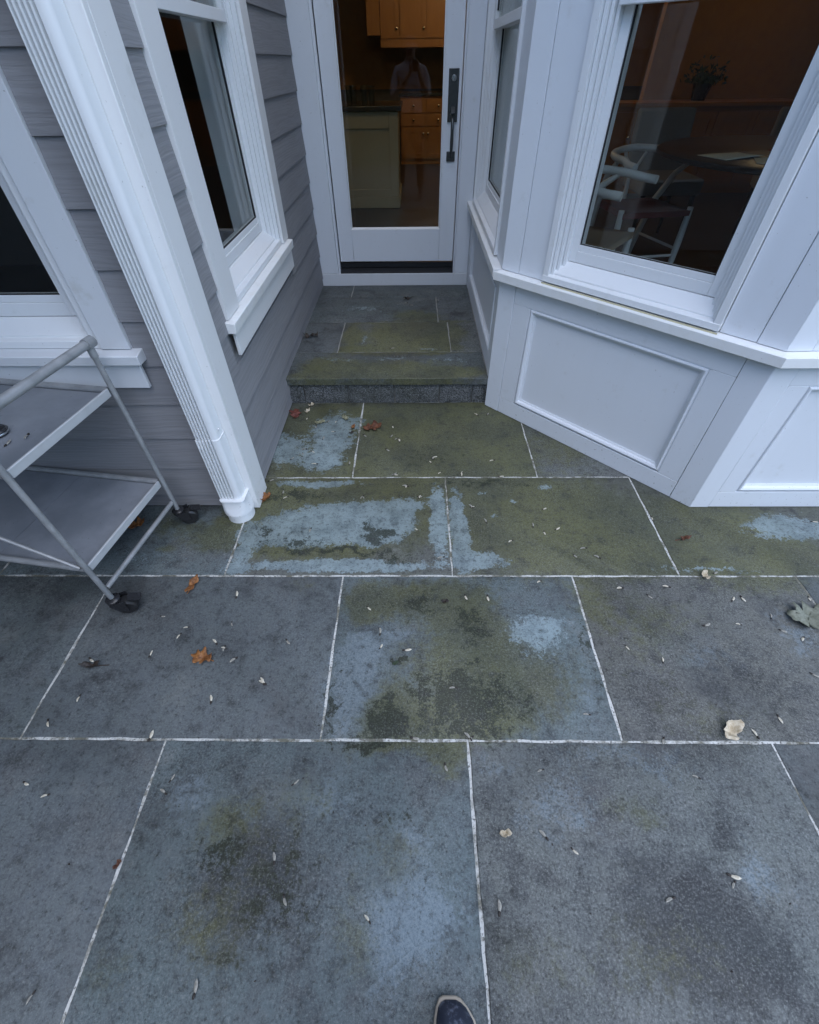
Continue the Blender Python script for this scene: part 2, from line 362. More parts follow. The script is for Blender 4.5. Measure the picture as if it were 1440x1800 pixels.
# ------------------------------------------------------------------ mesh helpers
WLOC = {}
class MB:
    def __init__(self): self.v = []; self.f = []; self.m = []
    def add(self, vs, fs, mi=0):
        k = len(self.v); self.v += [tuple(x) for x in vs]; self.f += [tuple(i + k for i in f) for f in fs]; self.m += [mi] * len(fs); return self
    def hexa(self, p, mi=0):
        return self.add(p, [(0, 3, 2, 1), (4, 5, 6, 7), (0, 1, 5, 4), (1, 2, 6, 5), (2, 3, 7, 6), (3, 0, 4, 7)], mi)
    def box(self, x0, x1, y0, y1, z0, z1, mi=0):
        return self.hexa([(x0, y0, z0), (x1, y0, z0), (x1, y1, z0), (x0, y1, z0), (x0, y0, z1), (x1, y0, z1), (x1, y1, z1), (x0, y1, z1)], mi)
    def prism(self, prof, a, b, fn, mi=0):
        """profile points (p,q) swept from a to b; fn(t,p,q) -> world"""
        n = len(prof)
        vs = [fn(a, *q) for q in prof] + [fn(b, *q) for q in prof]
        fs = [tuple(range(n))[::-1], tuple(range(n, 2 * n))] + [(i, (i + 1) % n, n + (i + 1) % n, n + i) for i in range(n)]
        return self.add(vs, fs, mi)
    def tube(self, pts, r, n=10, mi=0, caps=True):
        pts = [Vector(p) for p in pts]; rs = r if isinstance(r, (list, tuple)) else [r] * len(pts)
        vs = []; up = None
        for i, p in enumerate(pts):
            d = (pts[min(i + 1, len(pts) - 1)] - pts[max(i - 1, 0)]).normalized()
            if up is None:
                up = d.orthogonal().normalized()
            up = (up - d * up.dot(d)).normalized(); s = d.cross(up)
            for k in range(n):
                a = 2 * math.pi * k / n; vs.append(p + (up * math.cos(a) + s * math.sin(a)) * rs[i])
        fs = [(i * n + k, i * n + (k + 1) % n, (i + 1) * n + (k + 1) % n, (i + 1) * n + k) for i in range(len(pts) - 1) for k in range(n)]
        if caps: fs += [tuple(range(n))[::-1], tuple(range((len(pts) - 1) * n, len(pts) * n))]
        return self.add(vs, fs, mi)
    def lathe(self, prof, c=(0, 0, 0), n=24, mi=0, axis=None):
        """prof (r, h) along axis"""
        ax = Vector(axis or (0, 0, 1)).normalized(); u = ax.orthogonal().normalized(); w = ax.cross(u); c = Vector(c)
        vs = [c + ax * h + (u * math.cos(2 * math.pi * k / n) + w * math.sin(2 * math.pi * k / n)) * r for r, h in prof for k in range(n)]
        fs = [(i * n + k, i * n + (k + 1) % n, (i + 1) * n + (k + 1) % n, (i + 1) * n + k) for i in range(len(prof) - 1) for k in range(n)]
        fs += [tuple(range(n))[::-1], tuple(range((len(prof) - 1) * n, len(prof) * n))]
        return self.add(vs, fs, mi)
    def build(self, name, mat, parent=None, bevel=0, local=False, origin=None, base=False):
        V = np.array(self.v, float)
        if local: o = Vector((0, 0, 0))
        elif origin is not None: o = Vector(origin)
        else:
            lo, hi = V.min(0), V.max(0); o = Vector(((lo + hi) / 2))
            if base: o.z = lo[2]
        me = bpy.data.meshes.new(name)
        me.from_pydata((V - np.array(o)).tolist(), [], self.f)
        for mm in (mat if isinstance(mat, (list, tuple)) else [mat]): me.materials.append(M[mm])
        me.polygons.foreach_set('material_index', self.m)
        me.polygons.foreach_set('use_smooth', [True] * len(self.f))
        me.update(); me.set_sharp_from_angle(angle=R(38))
        ob = bpy.data.objects.new(name, me); col.objects.link(ob)
        ob.location = o
        if parent is not None:
            ob.parent = parent
            if not local: ob.location = o - WLOC.get(parent.name, Vector((0, 0, 0)))
        WLOC[ob.name] = o
        if bevel:
            b = ob.modifiers.new('bevel', 'BEVEL'); b.width = bevel; b.segments = 2; b.limit_method = 'ANGLE'; b.angle_limit = R(40)
        return ob
def empty(name, loc=(0, 0, 0), rz=0):
    o = bpy.data.objects.new(name, None); col.objects.link(o); o.location = loc; o.rotation_euler = (0, 0, rz)
    o.empty_display_size = .1; WLOC[o.name] = Vector(loc); return o
def tag(o, label=None, cat=None, group=None, kind=None):
    for k, v in (('label', label), ('category', cat), ('group', group), ('kind', kind)):
        if v: o[k] = v
    return o
def copy_tree(o, parent=None):
    c = o.copy(); col.objects.link(c)
    if parent is not None: c.parent = parent
    for ch in o.children: copy_tree(ch, c)
    return c
class Fr:
    """a wall face: s runs along it, z up, o outwards"""
    def __init__(self, o, u, n): self.o = Vector((*o, 0)); self.u = Vector((*u, 0)).normalized(); self.n = Vector((*n, 0)).normalized()
    def P(self, s, z, o=0): return self.o + self.u * s + self.n * o + Vector((0, 0, z))
    def box(self, mb, s0, s1, z0, z1, o0, o1, mi=0):
        P = self.P
        return mb.hexa([P(s0, z0, o0), P(s1, z0, o0), P(s1, z0, o1), P(s0, z0, o1), P(s0, z1, o0), P(s1, z1, o0), P(s1, z1, o1), P(s0, z1, o1)], mi)
    def hprism(self, mb, prof, s0, s1, mi=0):     # prof of (o, z)
        return mb.prism(prof, s0, s1, lambda t, o, z: self.P(t, z, o), mi)
    def vprism(self, mb, prof, z0, z1, mi=0):     # prof of (s, o)
        return mb.prism(prof, z0, z1, lambda t, s, o: self.P(s, t, o), mi)
    def b(self, name, s0, s1, z0, z1, o0, o1, mat, parent, bevel=.002):
        mb = MB(); self.box(mb, s0, s1, z0, z1, o0, o1); return mb.build(name, mat, parent, bevel)

FLOOR = .33; TOP = 2.75
# ================================================================== GROUND
mb = MB(); mb.box(-150, 150, -150, 150, -.30, -.06)
tag(mb.build('lawn_ground', 'lawn'), kind='structure')
PX0, PX1, PY0 = -2.7, 2.9, -3.3
# patio bed under and between the slabs; the house stands on it
mb = MB(); mb.box(PX0, PX1, PY0, 3.2, -.0595, -.0022)
patio = tag(mb.build('patio', 'mortar'), kind='structure')

TINT = {k: tuple(1.22 * x for x in v) for k, v in {'blue': (.093, .119, .121), 'plum': (.086, .099, .101), 'grey': (.106, .115, .107), 'dark': (.070, .084, .083), 'olive': (.088, .093, .072), 'brown': (.100, .102, .090)}.items()}
def slab(poly, z0, z1, parent, mat, tint, algae=.5, seed=0, g=.0027):
    """polygonal flagstone: slightly ragged outline, eased arris"""
    rnd = random.Random(seed)
    c = sum((Vector(p) for p in poly), Vector((0, 0))) / len(poly)
    pts = []
    for i, p in enumerate(poly):
        a = Vector(p); b = Vector(poly[(i + 1) % len(poly)]); L = (b - a).length; n = max(2, int(L / .05))
        d = (b - a) / L; nm = Vector((d.y, -d.x))
        for k in range(n):
            q = a + (b - a) * (k / n)
            if k == 0:
                pd = (a - Vector(poly[i - 1])).normalized(); q = a + (d - pd).normalized() * g * 1.35
            else: q = q - nm * (g + rnd.uniform(-.0012, .0030))
            pts.append(q)
    n = len(pts); e = .003
    inn = []
    for i, q in enumerate(pts):
        t = (pts[(i + 1) % n] - pts[i - 1]).normalized(); inn.append(q - Vector((t.y, -t.x)) * e)
    dz = [rnd.uniform(-.0006, .0006) for _ in pts]
    vs = [(q.x, q.y, z0) for q in pts] + [(q.x, q.y, z1 - e * .8) for q in pts] + [(q.x, q.y, z1 + dz[i]) for i, q in enumerate(inn)]
    fs = [(i, (i + 1) % n, n + (i + 1) % n, n + i) for i in range(n)] + [(n + i, n + (i + 1) % n, 2 * n + (i + 1) % n, 2 * n + i) for i in range(n)] + [tuple(range(2 * n, 3 * n))]
    o = MB().add(vs, fs).build('stone_slab', mat, parent)
    o.color = (*TINT[tint], algae)
    o.pass_index = {'blue': 85, 'plum': 55, 'grey': 125, 'dark': 65, 'olive': 65, 'brown': 115}[tint]
    return o
def rect(x0, x1, y0, y1): return [(x0, y0), (x1, y0), (x1, y1), (x0, y1)]
YJ = [-.165, .455, 1.080, 1.690, 2.392]
rows = [
 (YJ[0], YJ[1], [PX0, -1.71, -.775, .162, 1.091, 2.02, PX1], ['dark', 'plum', 'blue', 'grey', 'dark', 'blue'], [.5, .35, .5, .5, .4, .5]),
 (YJ[1], YJ[2], [PX0, -2.16, -1.235, -.294, .637, 1.534, 2.4, PX1], ['blue', 'dark', 'plum', 'blue', 'brown', 'dark', 'grey'], [.5, .4, .35, .5, .5, .4, .5]),
]
sd_ = 11
for y0, y1, xs, tn, al in rows:
    for i in range(len(xs) - 1):
        slab(rect(xs[i], xs[i + 1], y0, y1), -.03, 0, patio, 'bluestone', tn[i], al[i], sd_); sd_ += 1
# third row meets the house fronts
for (x0, x1, y1, tn, al) in ((PX0, -1.72, 1.515, 'blue', .45), (-1.72, -.783, 1.515, 'blue', .42), (-.783, .153, 1.69, 'olive', .55), (.153, 1.073, 1.69, 'olive', .62), (1.073, 2.02, 1.515, 'olive', .7), (2.02, PX1, 1.515, 'olive', .6)):
    if x0 == -.783: pl = [(-.783, 1.08), (.153, 1.08), (.153, 1.69), (-.80, 1.69), (-.80, 1.52), (-.783, 1.515)]; pl = rect(-.783, .153, 1.08, 1.69)
    elif x0 == 1.073: pl = [(1.073, 1.08), (2.02, 1.08), (2.02, 1.515), (1.40, 1.515), (1.073, 1.69)]
    else: pl = rect(x0, x1, 1.08, y1)
    slab(pl, -.03, 0, patio, 'bluestone', tn, al, sd_); sd_ += 1
for pl, tn, al in ((rect(-.80, -.315, 1.69, 2.392), 'olive', .6), (rect(-.315, .616, 1.69, 2.392), 'olive', .65), ([(.616, 1.69), (1.15, 1.69), (.616, 2.392)], 'grey', .5)):
    slab(pl, -.03, 0, patio, 'bluestone', tn, al, sd_); sd_ += 1
# rows behind the photographer
ys = [-.165, -.785, -1.405, -2.025, -2.645, PY0]
for j in range(5):
    x = PX0
    first = .55 if j % 2 else .95
    xs = [PX0]
    while xs[-1] < PX1 - .3: xs.append(min(PX1, xs[-1] + (first if len(xs) == 1 else .935)))
    xs[-1] = PX1
    for i in range(len(xs) - 1):
        slab(rect(xs[i], xs[i + 1], ys[j + 1], ys[j]), -.03, 0, patio, 'bluestone', random.choice(['blue', 'plum', 'grey', 'dark']), .45, sd_); sd_ += 1

# landing step
LZ = .178
mb = MB(); mb.box(-.772, .45, 2.40, 3.93, -.002, LZ - .004)
landing = tag(mb.build('landing', 'dirty_mortar'), kind='structure')
gx = [-.772, -.668, -.402, -.122, .147, .345, .45]
for i in range(6):
    rnd = random.Random(i + 40); nx, nz = 7, 4; vs = []; fs = []
    a, b = gx[i] + .003, gx[i + 1] - .003
    for k in range(nz + 1):
        for j in range(nx + 1):
            edge = j in (0, nx) or k in (0, nz)
            vs.append((a + (b - a) * j / nx, 2.386 - (0 if edge else rnd.uniform(.002, .014)), .002 + (.133) * k / nz))
    W = nx + 1
    for k in range(nz):
        for j in range(nx): fs.append((k * W + j, k * W + j + 1, (k + 1) * W + j + 1, (k + 1) * W + j))
    m = len(vs); vs += [(a, 2.412, .002), (b, 2.412, .002), (b, 2.412, .135), (a, 2.412, .135)]
    fs += [(nz * W, nz * W + nx, m + 2, m + 3), (0, m, m + 1, nx), (0, nz * W, m + 3, m), (nx, m + 1, m + 2, nz * W + nx), (m, m + 3, m + 2, m + 1)]
    MB().add(vs, fs).build('granite_block', 'granite', landing)
lx0, lx1 = -.766, .428
for pl, tn, al in ((rect(lx0, lx1, 2.354, 2.695), 'dark', .5), (rect(lx0, -.493, 2.695, 3.155), 'plum', .3), (rect(-.493, .23, 2.695, 3.155), 'olive', .6), (rect(.23, lx1, 2.695, 3.155), 'grey', .4),
    (rect(lx0, .165, 3.155, 3.635), 'dark', .4), (rect(.165, lx1, 3.155, 3.635), 'plum', .35), (rect(lx0, -.499, 3.635, 3.90), 'dark', .4), (rect(-.499, lx1, 3.635, 3.90), 'dark', .4)):
    slab(pl, LZ - .040, LZ, landing, 'landing_stone', tn, al, sd_, g=.003); sd_ += 1

# ================================================================== HOUSE
house = tag(empty('house', (0, 3.0, 0)), 'grey clapboard house with white trim, angled bay and recessed glass door', 'house')
FL = Fr((0, 1.495), (-1, 0), (0, -1))          # left front; s = -x
AL = Fr((-.765, 0), (0, 1), (1, 0))            # alcove, left side; s = y
DW = Fr((0, 3.89), (1, 0), (0, -1))            # door wall; s = x
AR = Fr((.425, 0), (0, 1), (-1, 0))            # alcove, right side; s = y
P0, P1 = Vector((.424, 2.357)), Vector((1.278, 1.473))
BU = (P1 - P0).normalized(); BL = (P1 - P0).length
BA = Fr(P0, BU, (BU.y, -BU.x))                 # angled bay face
BF = Fr((1.278, 1.473), (1, 0), (0, -1))       # bay front; s = x - 1.278
LAPS = [.0785 + .1583 * k for k in range(0, 17)]

def wall_with_hole(fr, s0, s1, z0, z1, hs0, hs1, hz0, hz1, o0, o1, mat, name, extra=None):
    mb = MB()
    fr.box(mb, s0, hs0, z0, z1, o0, o1); fr.box(mb, hs1, s1, z0, z1, o0, o1)
    fr.box(mb, hs0, hs1, z0, hz0, o0, o1); fr.box(mb, hs0, hs1, hz1, z1, o0, o1)
    return mb.build(name, mat, house)
def clapboards(fr, parent, spans_fn, s_lo, s_hi):
    z = .010; zs = [.010] + LAPS
    for k in range(len(zs) - 1):
        zb, zt = zs[k], zs[k + 1]
        if zb > TOP: break
        for a, b in spans_fn(zb, zt):
            mb = MB()
            if (zt - zb) < .1: prof = [(.000, zb), (.0145, zb), (.0105, zt + .0), (.000, zt + .0)]
            else: prof = [(.006, zb + .003), (.0180, zb), (.0180, zb + .0015), (.0085, zt + .012), (.001, zt + .012)]
            fr.hprism(mb, prof, a, b)
            mb.build('clapboard', 'siding', parent)

def window(fr, s0, s1, zs, zg, zm, zt, parent_name='window', sill='slope', cas_l=None, cas_r=None, casing_top=True, depth=.05, pane_tint=None):
    """s0..s1 opening between the casings, zs underside of sash, zg lower glass edge, zm meeting rail, zt head"""
    mb = MB(); st = .022
    # stepped jambs (frame)
    steps = [(.0022, .029, .014), (.0312, .043, -.003), (.0452, .057, -.019), (.0592, .0722, -.036)]
    for a, b, o in steps:
        fr.box(mb, s0 + a, s0 + b, zs - .06, zt, -.13, o); fr.box(mb, s1 - b, s1 - a, zs - .06, zt, -.13, o)
        fr.box(mb, s0 + b, s1 - b, zt - b, zt - a - (.0005 if a else 0), -.13, o)
    w = mb.build(parent_name, 'vinyl', house, .0012)
    # sloping sill with nosing
    mb = MB()
    fr.hprism(mb, [(-.128, zs - .002), (-.052, zs - .002), (-.008, zs - .046), (-.008, zs - .052), (.016, zs - .058), (.016, zs - .082), (-.128, zs - .082)], s0 + .001, s1 - .001)
    mb.build('sloped_sill', 'vinyl', w, .0015)
    a, b = s0 + .0725, s1 - .0725; sw = .034
    def sash(z0, z1, o, low):
        mb = MB(); rb = .042 if low else .036
        fr.box(mb, a, a + sw, z0, z1, o - .034, o); fr.box(mb, b - sw, b, z0, z1, o - .034, o)
        if low:
            fr.box(mb, a + sw, b - sw, z0, z0 + .043, o - .034, o); fr.box(mb, a + sw, b - sw, z0 + .0435, z0 + .067, o - .034, o - .005)
        else: fr.box(mb, a + sw, b - sw, z0, z0 + rb, o - .034, o + .004)
        fr.box(mb, a + sw, b - sw, z1 - .036, z1, o - .034, o)
        s = mb.build('sash', 'vinyl', w, .0015)
        fr.b('pane', a + sw - .004, b - sw + .004, z0 + .02, z1 - .02, o - .023, o - .018, 'window_glass', w, 0)
        fr.b('glazing_gasket', a + sw + .0002, b - sw - .0002, z0 + (.0672 if low else rb), z0 + (.0695 if low else rb + .002), o - .017, o - .0075, 'gasket', w, 0)
        for q0, q1 in ((a + sw + .0002, a + sw + .0034), (b - sw - .0034, b - sw - .0002)):
            fr.b('glazing_gasket', q0, q1, z0 + .071, z1 - .037, o - .017, o - .0075, 'gasket', w, 0)
    sash(zs, zm + .02, -.058, True)   # lower sash runs behind the upper one
    sash(zm - .02, zt - .073, -.019, False)
    # inner reveal box so the wall reads thick
    mb = MB()
    fr.box(mb, s0 - .01, s0 + .05, zs - .08, zt + .01, -.22, -.131); fr.box(mb, s1 - .05, s1 + .01, zs - .08, zt + .01, -.22, -.131)
    fr.box(mb, s0 + .05, s1 - .05, zs - .08, zs - .01, -.22, -.131); fr.box(mb, s0 + .05, s1 - .05, zt - .05, zt + .01, -.22, -.131)
    mb.build('inner_jamb', 'white_paint', w)
    return w

# ---- left front
WT = 2.25
wall_l = wall_with_hole(FL, .80, 3.6, -.001, TOP, 1.085, 2.05, .76, WT + .01, -.14, 0, 'siding', 'siding_wall')
def spans_front(zb, zt):
    if zt < .66: return [(.815, 3.58)]
    if zt < .81: return [(.815, .953), (2.19, 3.58)] if zb > .60 else [(.815, 3.58)]
    if zb < WT + .1: return [(.815, .983), (2.155, 3.58)]
    return [(.815, 3.58)]
clapboards(FL, wall_l, spans_front, .8, 3.6)
w1 = window(FL, 1.0865, 2.0485, .862, .925, 1.61, WT)
FL.b('casing', .984, 1.086, .7805, WT + .1, .0005, .027, 'weathered_paint', w1)
FL.b('casing', 2.049, 2.151, .7805, WT + .1, .0005, .027, 'weathered_paint', w1)
FL.b('casing', 1.0865, 2.0485, WT + .0005, WT + .1, .0005, .027, 'weathered_paint', w1)
mb = MB(); FL.hprism(mb, [(.0005, .738), (.064, .738), (.066, .772), (.0005, .780)], .95, 2.185); mb.build('sill', 'weathered_paint', w1, .0025)
FL.b('apron', .972, 2.165, .638, .7375, .0225, .038, 'weathered_paint', w1)

# ---- alcove, left side
wall_a = wall_with_hole(AL, 1.50, 3.95, -.001, TOP, 1.92, 2.80, .73, WT + .01, -.12, 0, 'siding', 'siding_wall')
def spans_alc(zb, zt):
    s = 1.612
    if zt < .64: return [(s, 3.888)]
    if zt < .75: return [(s, 1.747), (2.945, 3.888)]
    if zb < WT + .1: return [(s, 1.768), (2.95, 3.888)]
    return [(s, 3.888)]
clapboards(AL, wall_a, spans_alc, 1.6, 3.9)
w2 = window(AL, 1.9215, 2.8285, .838, .905, 1.61, WT)
AL.b('casing', 1.770, 1.921, .7555, WT + .1, .0005, .027, 'warm_lit_paint', w2)
AL.b('casing', 2.829, 2.948, .7555, WT + .1, .0005, .027, 'warm_lit_paint', w2)
AL.b('casing', 1.9215, 2.8285, WT + .0005, WT + .1, .0005, .027, 'warm_lit_paint', w2)
mb = MB(); AL.hprism(mb, [(.0005, .708), (.050, .708), (.052, .748), (.0005, .755)], 1.75, 2.945); mb.build('sill', 'ledge_paint', w2, .0025)
AL.b('apron', 1.775, 2.938, .608, .7075, .0225, .036, 'warm_lit_paint', w2)

# ---- corner boards of the left corner and the downspout
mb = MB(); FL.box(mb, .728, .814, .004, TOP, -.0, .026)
mb.build('corner_board', 'warm_lit_paint', house, .003)
AL.b('corner_board', 1.4955, 1.611, .004, TOP, .0005, .036, 'warm_lit_paint', house, .003)
# corrugated rectangular downspout
def spout_prof(x0, x1, y0, y1, grow=0):
    """outline of the pipe in plan, front face fluted"""
    n = 5; pts = []
    r = .006
    fx0, fx1 = x0 + .007, x1 - .022
    pts.append((x0, y1)); pts.append((x0, y0 + r))
    pts.append((x0 + .004, y0))
    w = (fx1 - fx0) / (2 * n)
    for k in range(n):
        a = fx0 + 2 * k * w
        pts += [(a, y0), (a + w * .15, y0 + .015), (a + w * 1.05, y0 + .015), (a + w * 1.2, y0)]
    pts += [(x1 - .019, y0), (x1 - .008, y0 + .003), (x1 - .002, y0 + .009), (x1, y0 + .018), (x1, y1)]
    return pts
DS = (-.857, -.767, 1.402, 1.4675)
mb = MB(); mb.prism(spout_prof(*DS), .40, TOP + .25, lambda t, x, y: Vector((x, y, t)))
ds = mb.build('downspout', 'vinyl', house)
mb = MB(); mb.prism(spout_prof(DS[0] - .003, DS[1] + .003, DS[2] - .003, DS[3]), .085, .44, lambda t, x, y: Vector((x, y, t)))
mb.build('downspout_sleeve', 'vinyl', ds)
# drain adapter: square cup on a round collar
cxd, cyd = -.805, 1.432
def rr(w, d, z, n=6, rad=.02):
    out = []
    for (sx, sy, a0) in ((1, 1, 0), (-1, 1, 90), (-1, -1, 180), (1, -1, 270)):
        for k in range(n):
            a = R(a0 + 90 * k / (n - 1)); out.append((cxd + sx * (w / 2 - rad) + rad * math.cos(a), cyd + sy * (d / 2 - rad) + rad * math.sin(a), z))
    return out
def loft(rings):
    vs = [p for r_ in rings for p in r_]; n = len(rings[0])
    fs = [(i * n + k, i * n + (k + 1) % n, (i + 1) * n + (k + 1) % n, (i + 1) * n + k) for i in range(len(rings) - 1) for k in range(n)]
    return vs, fs + [tuple(range(n))[::-1], tuple(range((len(rings) - 1) * n, len(rings) * n))]
rnd24 = lambda r_, z: [(cxd + r_ * math.cos(R(7.5 + 15 * k)), cyd + r_ * math.sin(R(7.5 + 15 * k)), z) for k in range(24)]
rings = [rnd24(.060, .0), rnd24(.060, .042), rnd24(.066, .044), rnd24(.066, .056), rr(.108, .100, .072), rr(.104, .096, .118), rr(.110, .102, .120), rr(.110, .102, .126), rr(.096, .088, .126)]
mb = MB(); mb.add(*loft(rings)); mb.build('drain_adapter', 'vinyl', ds)
mb = MB(); mb.lathe([(.002, 0), (.0055, 0), (.0045, .003), (.001, .004)], (DS[1] + .003, 1.43, .475), 10, axis=(1, 0, 0)); mb.build('screw', 'vinyl', ds)

# ---- door wall
mb = MB()
DW.box(mb, -.765, -.60, LZ - .02, TOP, -.16, -.045); DW.box(mb, .31, .46, LZ - .02, TOP, -.16, -.045); DW.box(mb, -.60, .31, 2.45, TOP, -.16, -.045); DW.box(mb, -.60, .31, LZ - .02, .262, -.16, -.045)
dw = mb.build('door_wall', 'white_paint', house)
DW.b('door_casing', -.764, -.617, .2685, 2.55, -.044, .0, 'white_paint', dw, .003)
DW.b('door_casing', .3175, .4245, .2685, 2.55, -.044, .0, 'white_paint', dw, .003)
DW.b('door_casing', -.6165, .317, 2.46, 2.55, -.044, .0, 'white_paint', dw, .003)
DW.b('door_jamb', -.6165, -.600, .2685, 2.459, -.10, -.012, 'white_paint', dw, .002)
DW.b('door_jamb', .307, .317, .2685, 2.459, -.10, -.012, 'white_paint', dw, .002)
DW.b('kick_board', -.764, .4245, LZ - .001, .268, -.044, .004, 'weathered_paint', dw, .003)
mb = MB(); DW.hprism(mb, [(-.12, .264), (-.002, .264), (-.002, .274), (-.045, .295), (-.12, .300)], -.5995, .3065); mb.build('threshold', 'dark_threshold', dw)
mb = MB(); DW.box(mb, -.5995, .3065, .3005, .334, -.085, -.050); mb.build('door_sweep', 'dark_threshold', dw)
# door leaf
gx0, gx1, gz0, gz1 = -.487, .19, .566, 2.28
dl0, dl1, dz0, dz1 = -.594, .3015, .345, 2.452
mb = MB(); oo, oi_ = -.040, -.085
DW.box(mb, dl0, gx0, dz0, dz1, oi_, oo); DW.box(mb, gx1, dl1, dz0, dz1, oi_, oo); DW.box(mb, gx0, gx1, dz0, gz0, oi_, oo - .0006); DW.box(mb, gx0, gx1, gz1, dz1, oi_, oo - .0006)
door = mb.build('door', 'white_paint', house, .0025)
DW.b('pane', gx0 - .005, gx1 + .005, gz0 - .005, gz1 + .005, -.068, -.061, 'window_glass', door, 0)
mb = MB(); DW.hprism(mb, [(-.0605, gz0 + .0002), (-.0405, gz0 + .0002), (-.0605, gz0 + .012)], gx0 + .001, gx1 - .001); mb.build('glazing_bead', 'vinyl', door)
for a, b in ((gx0 + .0003, gx0 + .009), (gx1 - .009, gx1 - .0003)):
    DW.b('glazing_bead', a, b, gz0 + .013, gz1 - .001, -.0605, -.048, 'vinyl', door, .002)
# handle set
hx = .2495
mb = MB(); DW.vprism(mb, [(hx - .0325, oo), (hx + .0325, oo), (hx + .0325, oo + .007), (hx + .026, oo + .013), (hx - .026, oo + .013), (hx - .0325, oo + .007)], 1.184, 1.438)
hp = mb.build('handle_plate', 'pewter', door, .002)
mb = MB(); c = DW.P(hx, 1.395, oo + .013); mb.lathe([(.016, 0), (.016, .004), (.013, .007), (.006, .0075)], c, 20, axis=(0, -1, 0)); mb.build('lock_cylinder', 'steel', door)
mb = MB(); DW.box(mb, hx - .0012, hx + .0012, 1.388, 1.402, oo + .0206, oo + .0212); mb.build('keyhole', 'gasket', door)
mb = MB(); DW.hprism(mb, [(oo + .013, 1.262), (oo + .040, 1.250), (oo + .060, 1.232), (oo + .058, 1.228), (oo + .038, 1.240), (oo + .013, 1.246)], hx - .013, hx + .013); mb.build('thumb_latch', 'pewter', door, .002)
pts = [DW.P(hx, z, o) for z, o in ((1.215, oo + .012), (1.205, oo + .040), (1.185, oo + .054), (1.14, oo + .058), (1.09, oo + .056), (1.045, oo + .046), (1.018, oo + .030), (1.005, oo + .010))]
mb = MB(); mb.tube(pts, [.009, .011, .011, .010, .011, .010, .008, .009], 12); mb.build('handle_grip', 'pewter', door)
mb = MB(); DW.vprism(mb, [(hx - .029, oo), (hx + .029, oo), (hx + .029, oo + .006), (hx + .022, oo + .012), (hx - .022, oo + .012), (hx - .029, oo + .006)], .976, 1.031); mb.build('handle_foot', 'pewter', door, .002)

# ---- bay: panelled base, ledge, flat boards, windows
LT, LB = .757, .715
def moulding(fr, s0, s1, z0, z1, parent, w=.030):
    """four bead mouldings round a sunk panel"""
    pr = lambda d: [(0, 0), (w, 0), (w, .002), (w * .72, .004), (w * .62, .010), (w * .35, .013), (w * .2, .012), (w * .14, .008), (0, .008)]
    P = pr(0)
    out = []
    # mitred members; local (a outward from the outer edge towards the panel, o)
    for (ax, A, B) in (('b', s0, s1), ('t', s0, s1), ('l', z0, z1), ('r', z0, z1)):
        vs = []
        for end in (0, 1):
            for a, o in P:
                if ax == 'b': s = (s0 + a) if end == 0 else (s1 - a); z = z0 + a
                elif ax == 't': s = (s0 + a) if end == 0 else (s1 - a); z = z1 - a
                elif ax == 'l': s = s0 + a; z = (z0 + a) if end == 0 else (z1 - a)
                else: s = s1 - a; z = (z0 + a) if end == 0 else (z1 - a)
                vs.append(fr.P(s, z, o * 1.65 - .0192))
        n = len(P)
        fs = [tuple(range(n)), tuple(range(n, 2 * n))] + [(i, (i + 1) % n, n + (i + 1) % n, n + i) for i in range(n)]
        MB().add(vs, fs).build('panel_moulding', 'white_paint', parent)
def panelled(fr, length, zb, m0, m1, mz0, mz1, corner0, corner1, parent, rail_top, c0=0.0, c1=None):
    c1 = length if c1 is None else c1
    fr.b('corner_board', c0, corner0 - .0008, zb + .002, LB - .001, -.02, 0, 'white_paint', parent, .002)
    if corner1 < c1: fr.b('corner_board', corner1 + .0008, c1, zb + .002, LB - .001, -.02, 0, 'white_paint', parent, .002)
    fr.b('rail', corner0 + .0008, corner1 - .0008, zb + .002, rail_top - .0006, -.02, -.002, 'white_paint', parent, .002)
    fr.b('rail', corner0 + .0008, corner1 - .0008, mz1, LB - .001, -.02, -.002, 'white_paint', parent, .002)
    fr.b('stile', corner0 + .0008, m0, rail_top, mz1 - .0006, -.02, -.002, 'white_paint', parent, .002)
    fr.b('stile', m1, corner1 - .0008, rail_top, mz1 - .0006, -.02, -.002, 'white_paint', parent, .002)
    fr.b('panel', m0 + .0005, m1 - .0005, mz0 + .0005 if mz0 > rail_top else rail_top + .0005, mz1 - .0005, -.0275, -.0195, 'white_paint', parent, 0)
    moulding(fr, m0 + .001, m1 - .001, max(mz0, rail_top) + .001, mz1 - .001, parent)
# angled face
mb = MB()
BA.box(mb, .0, .236, LB, TOP, -.10, -.021); BA.box(mb, 1.009, BL, LB, TOP, -.10, -.021); BA.box(mb, .0, BL, .0, LB - .001, -.10, -.028); BA.box(mb, .236, 1.009, WT, TOP, -.10, -.021)
bay_a = mb.build('bay_wall', 'white_paint', house)
panelled(BA, BL, 0, .198, 1.040, .10, .622, .097, 1.135, bay_a, .096, .0, BL)
BA.b('corner_board', .0, .0965, LT + .0006, TOP, -.02, 0, 'white_paint', bay_a, .002)
BA.b('flat_board', .0985, .2352, LT + .0006, TOP, -.02, -.002, 'white_paint', bay_a, .002)
BA.b('flat_board', 1.0095, 1.1342, LT + .0006, TOP, -.02, -.002, 'white_paint', bay_a, .002)
BA.b('corner_board', 1.1358, BL, LT + .0006, TOP, -.02, 0, 'white_paint', bay_a, .002)
BA.b('flat_board', .2358, 1.009, WT + .0006, TOP, -.02, -.002, 'white_paint', bay_a, .002)
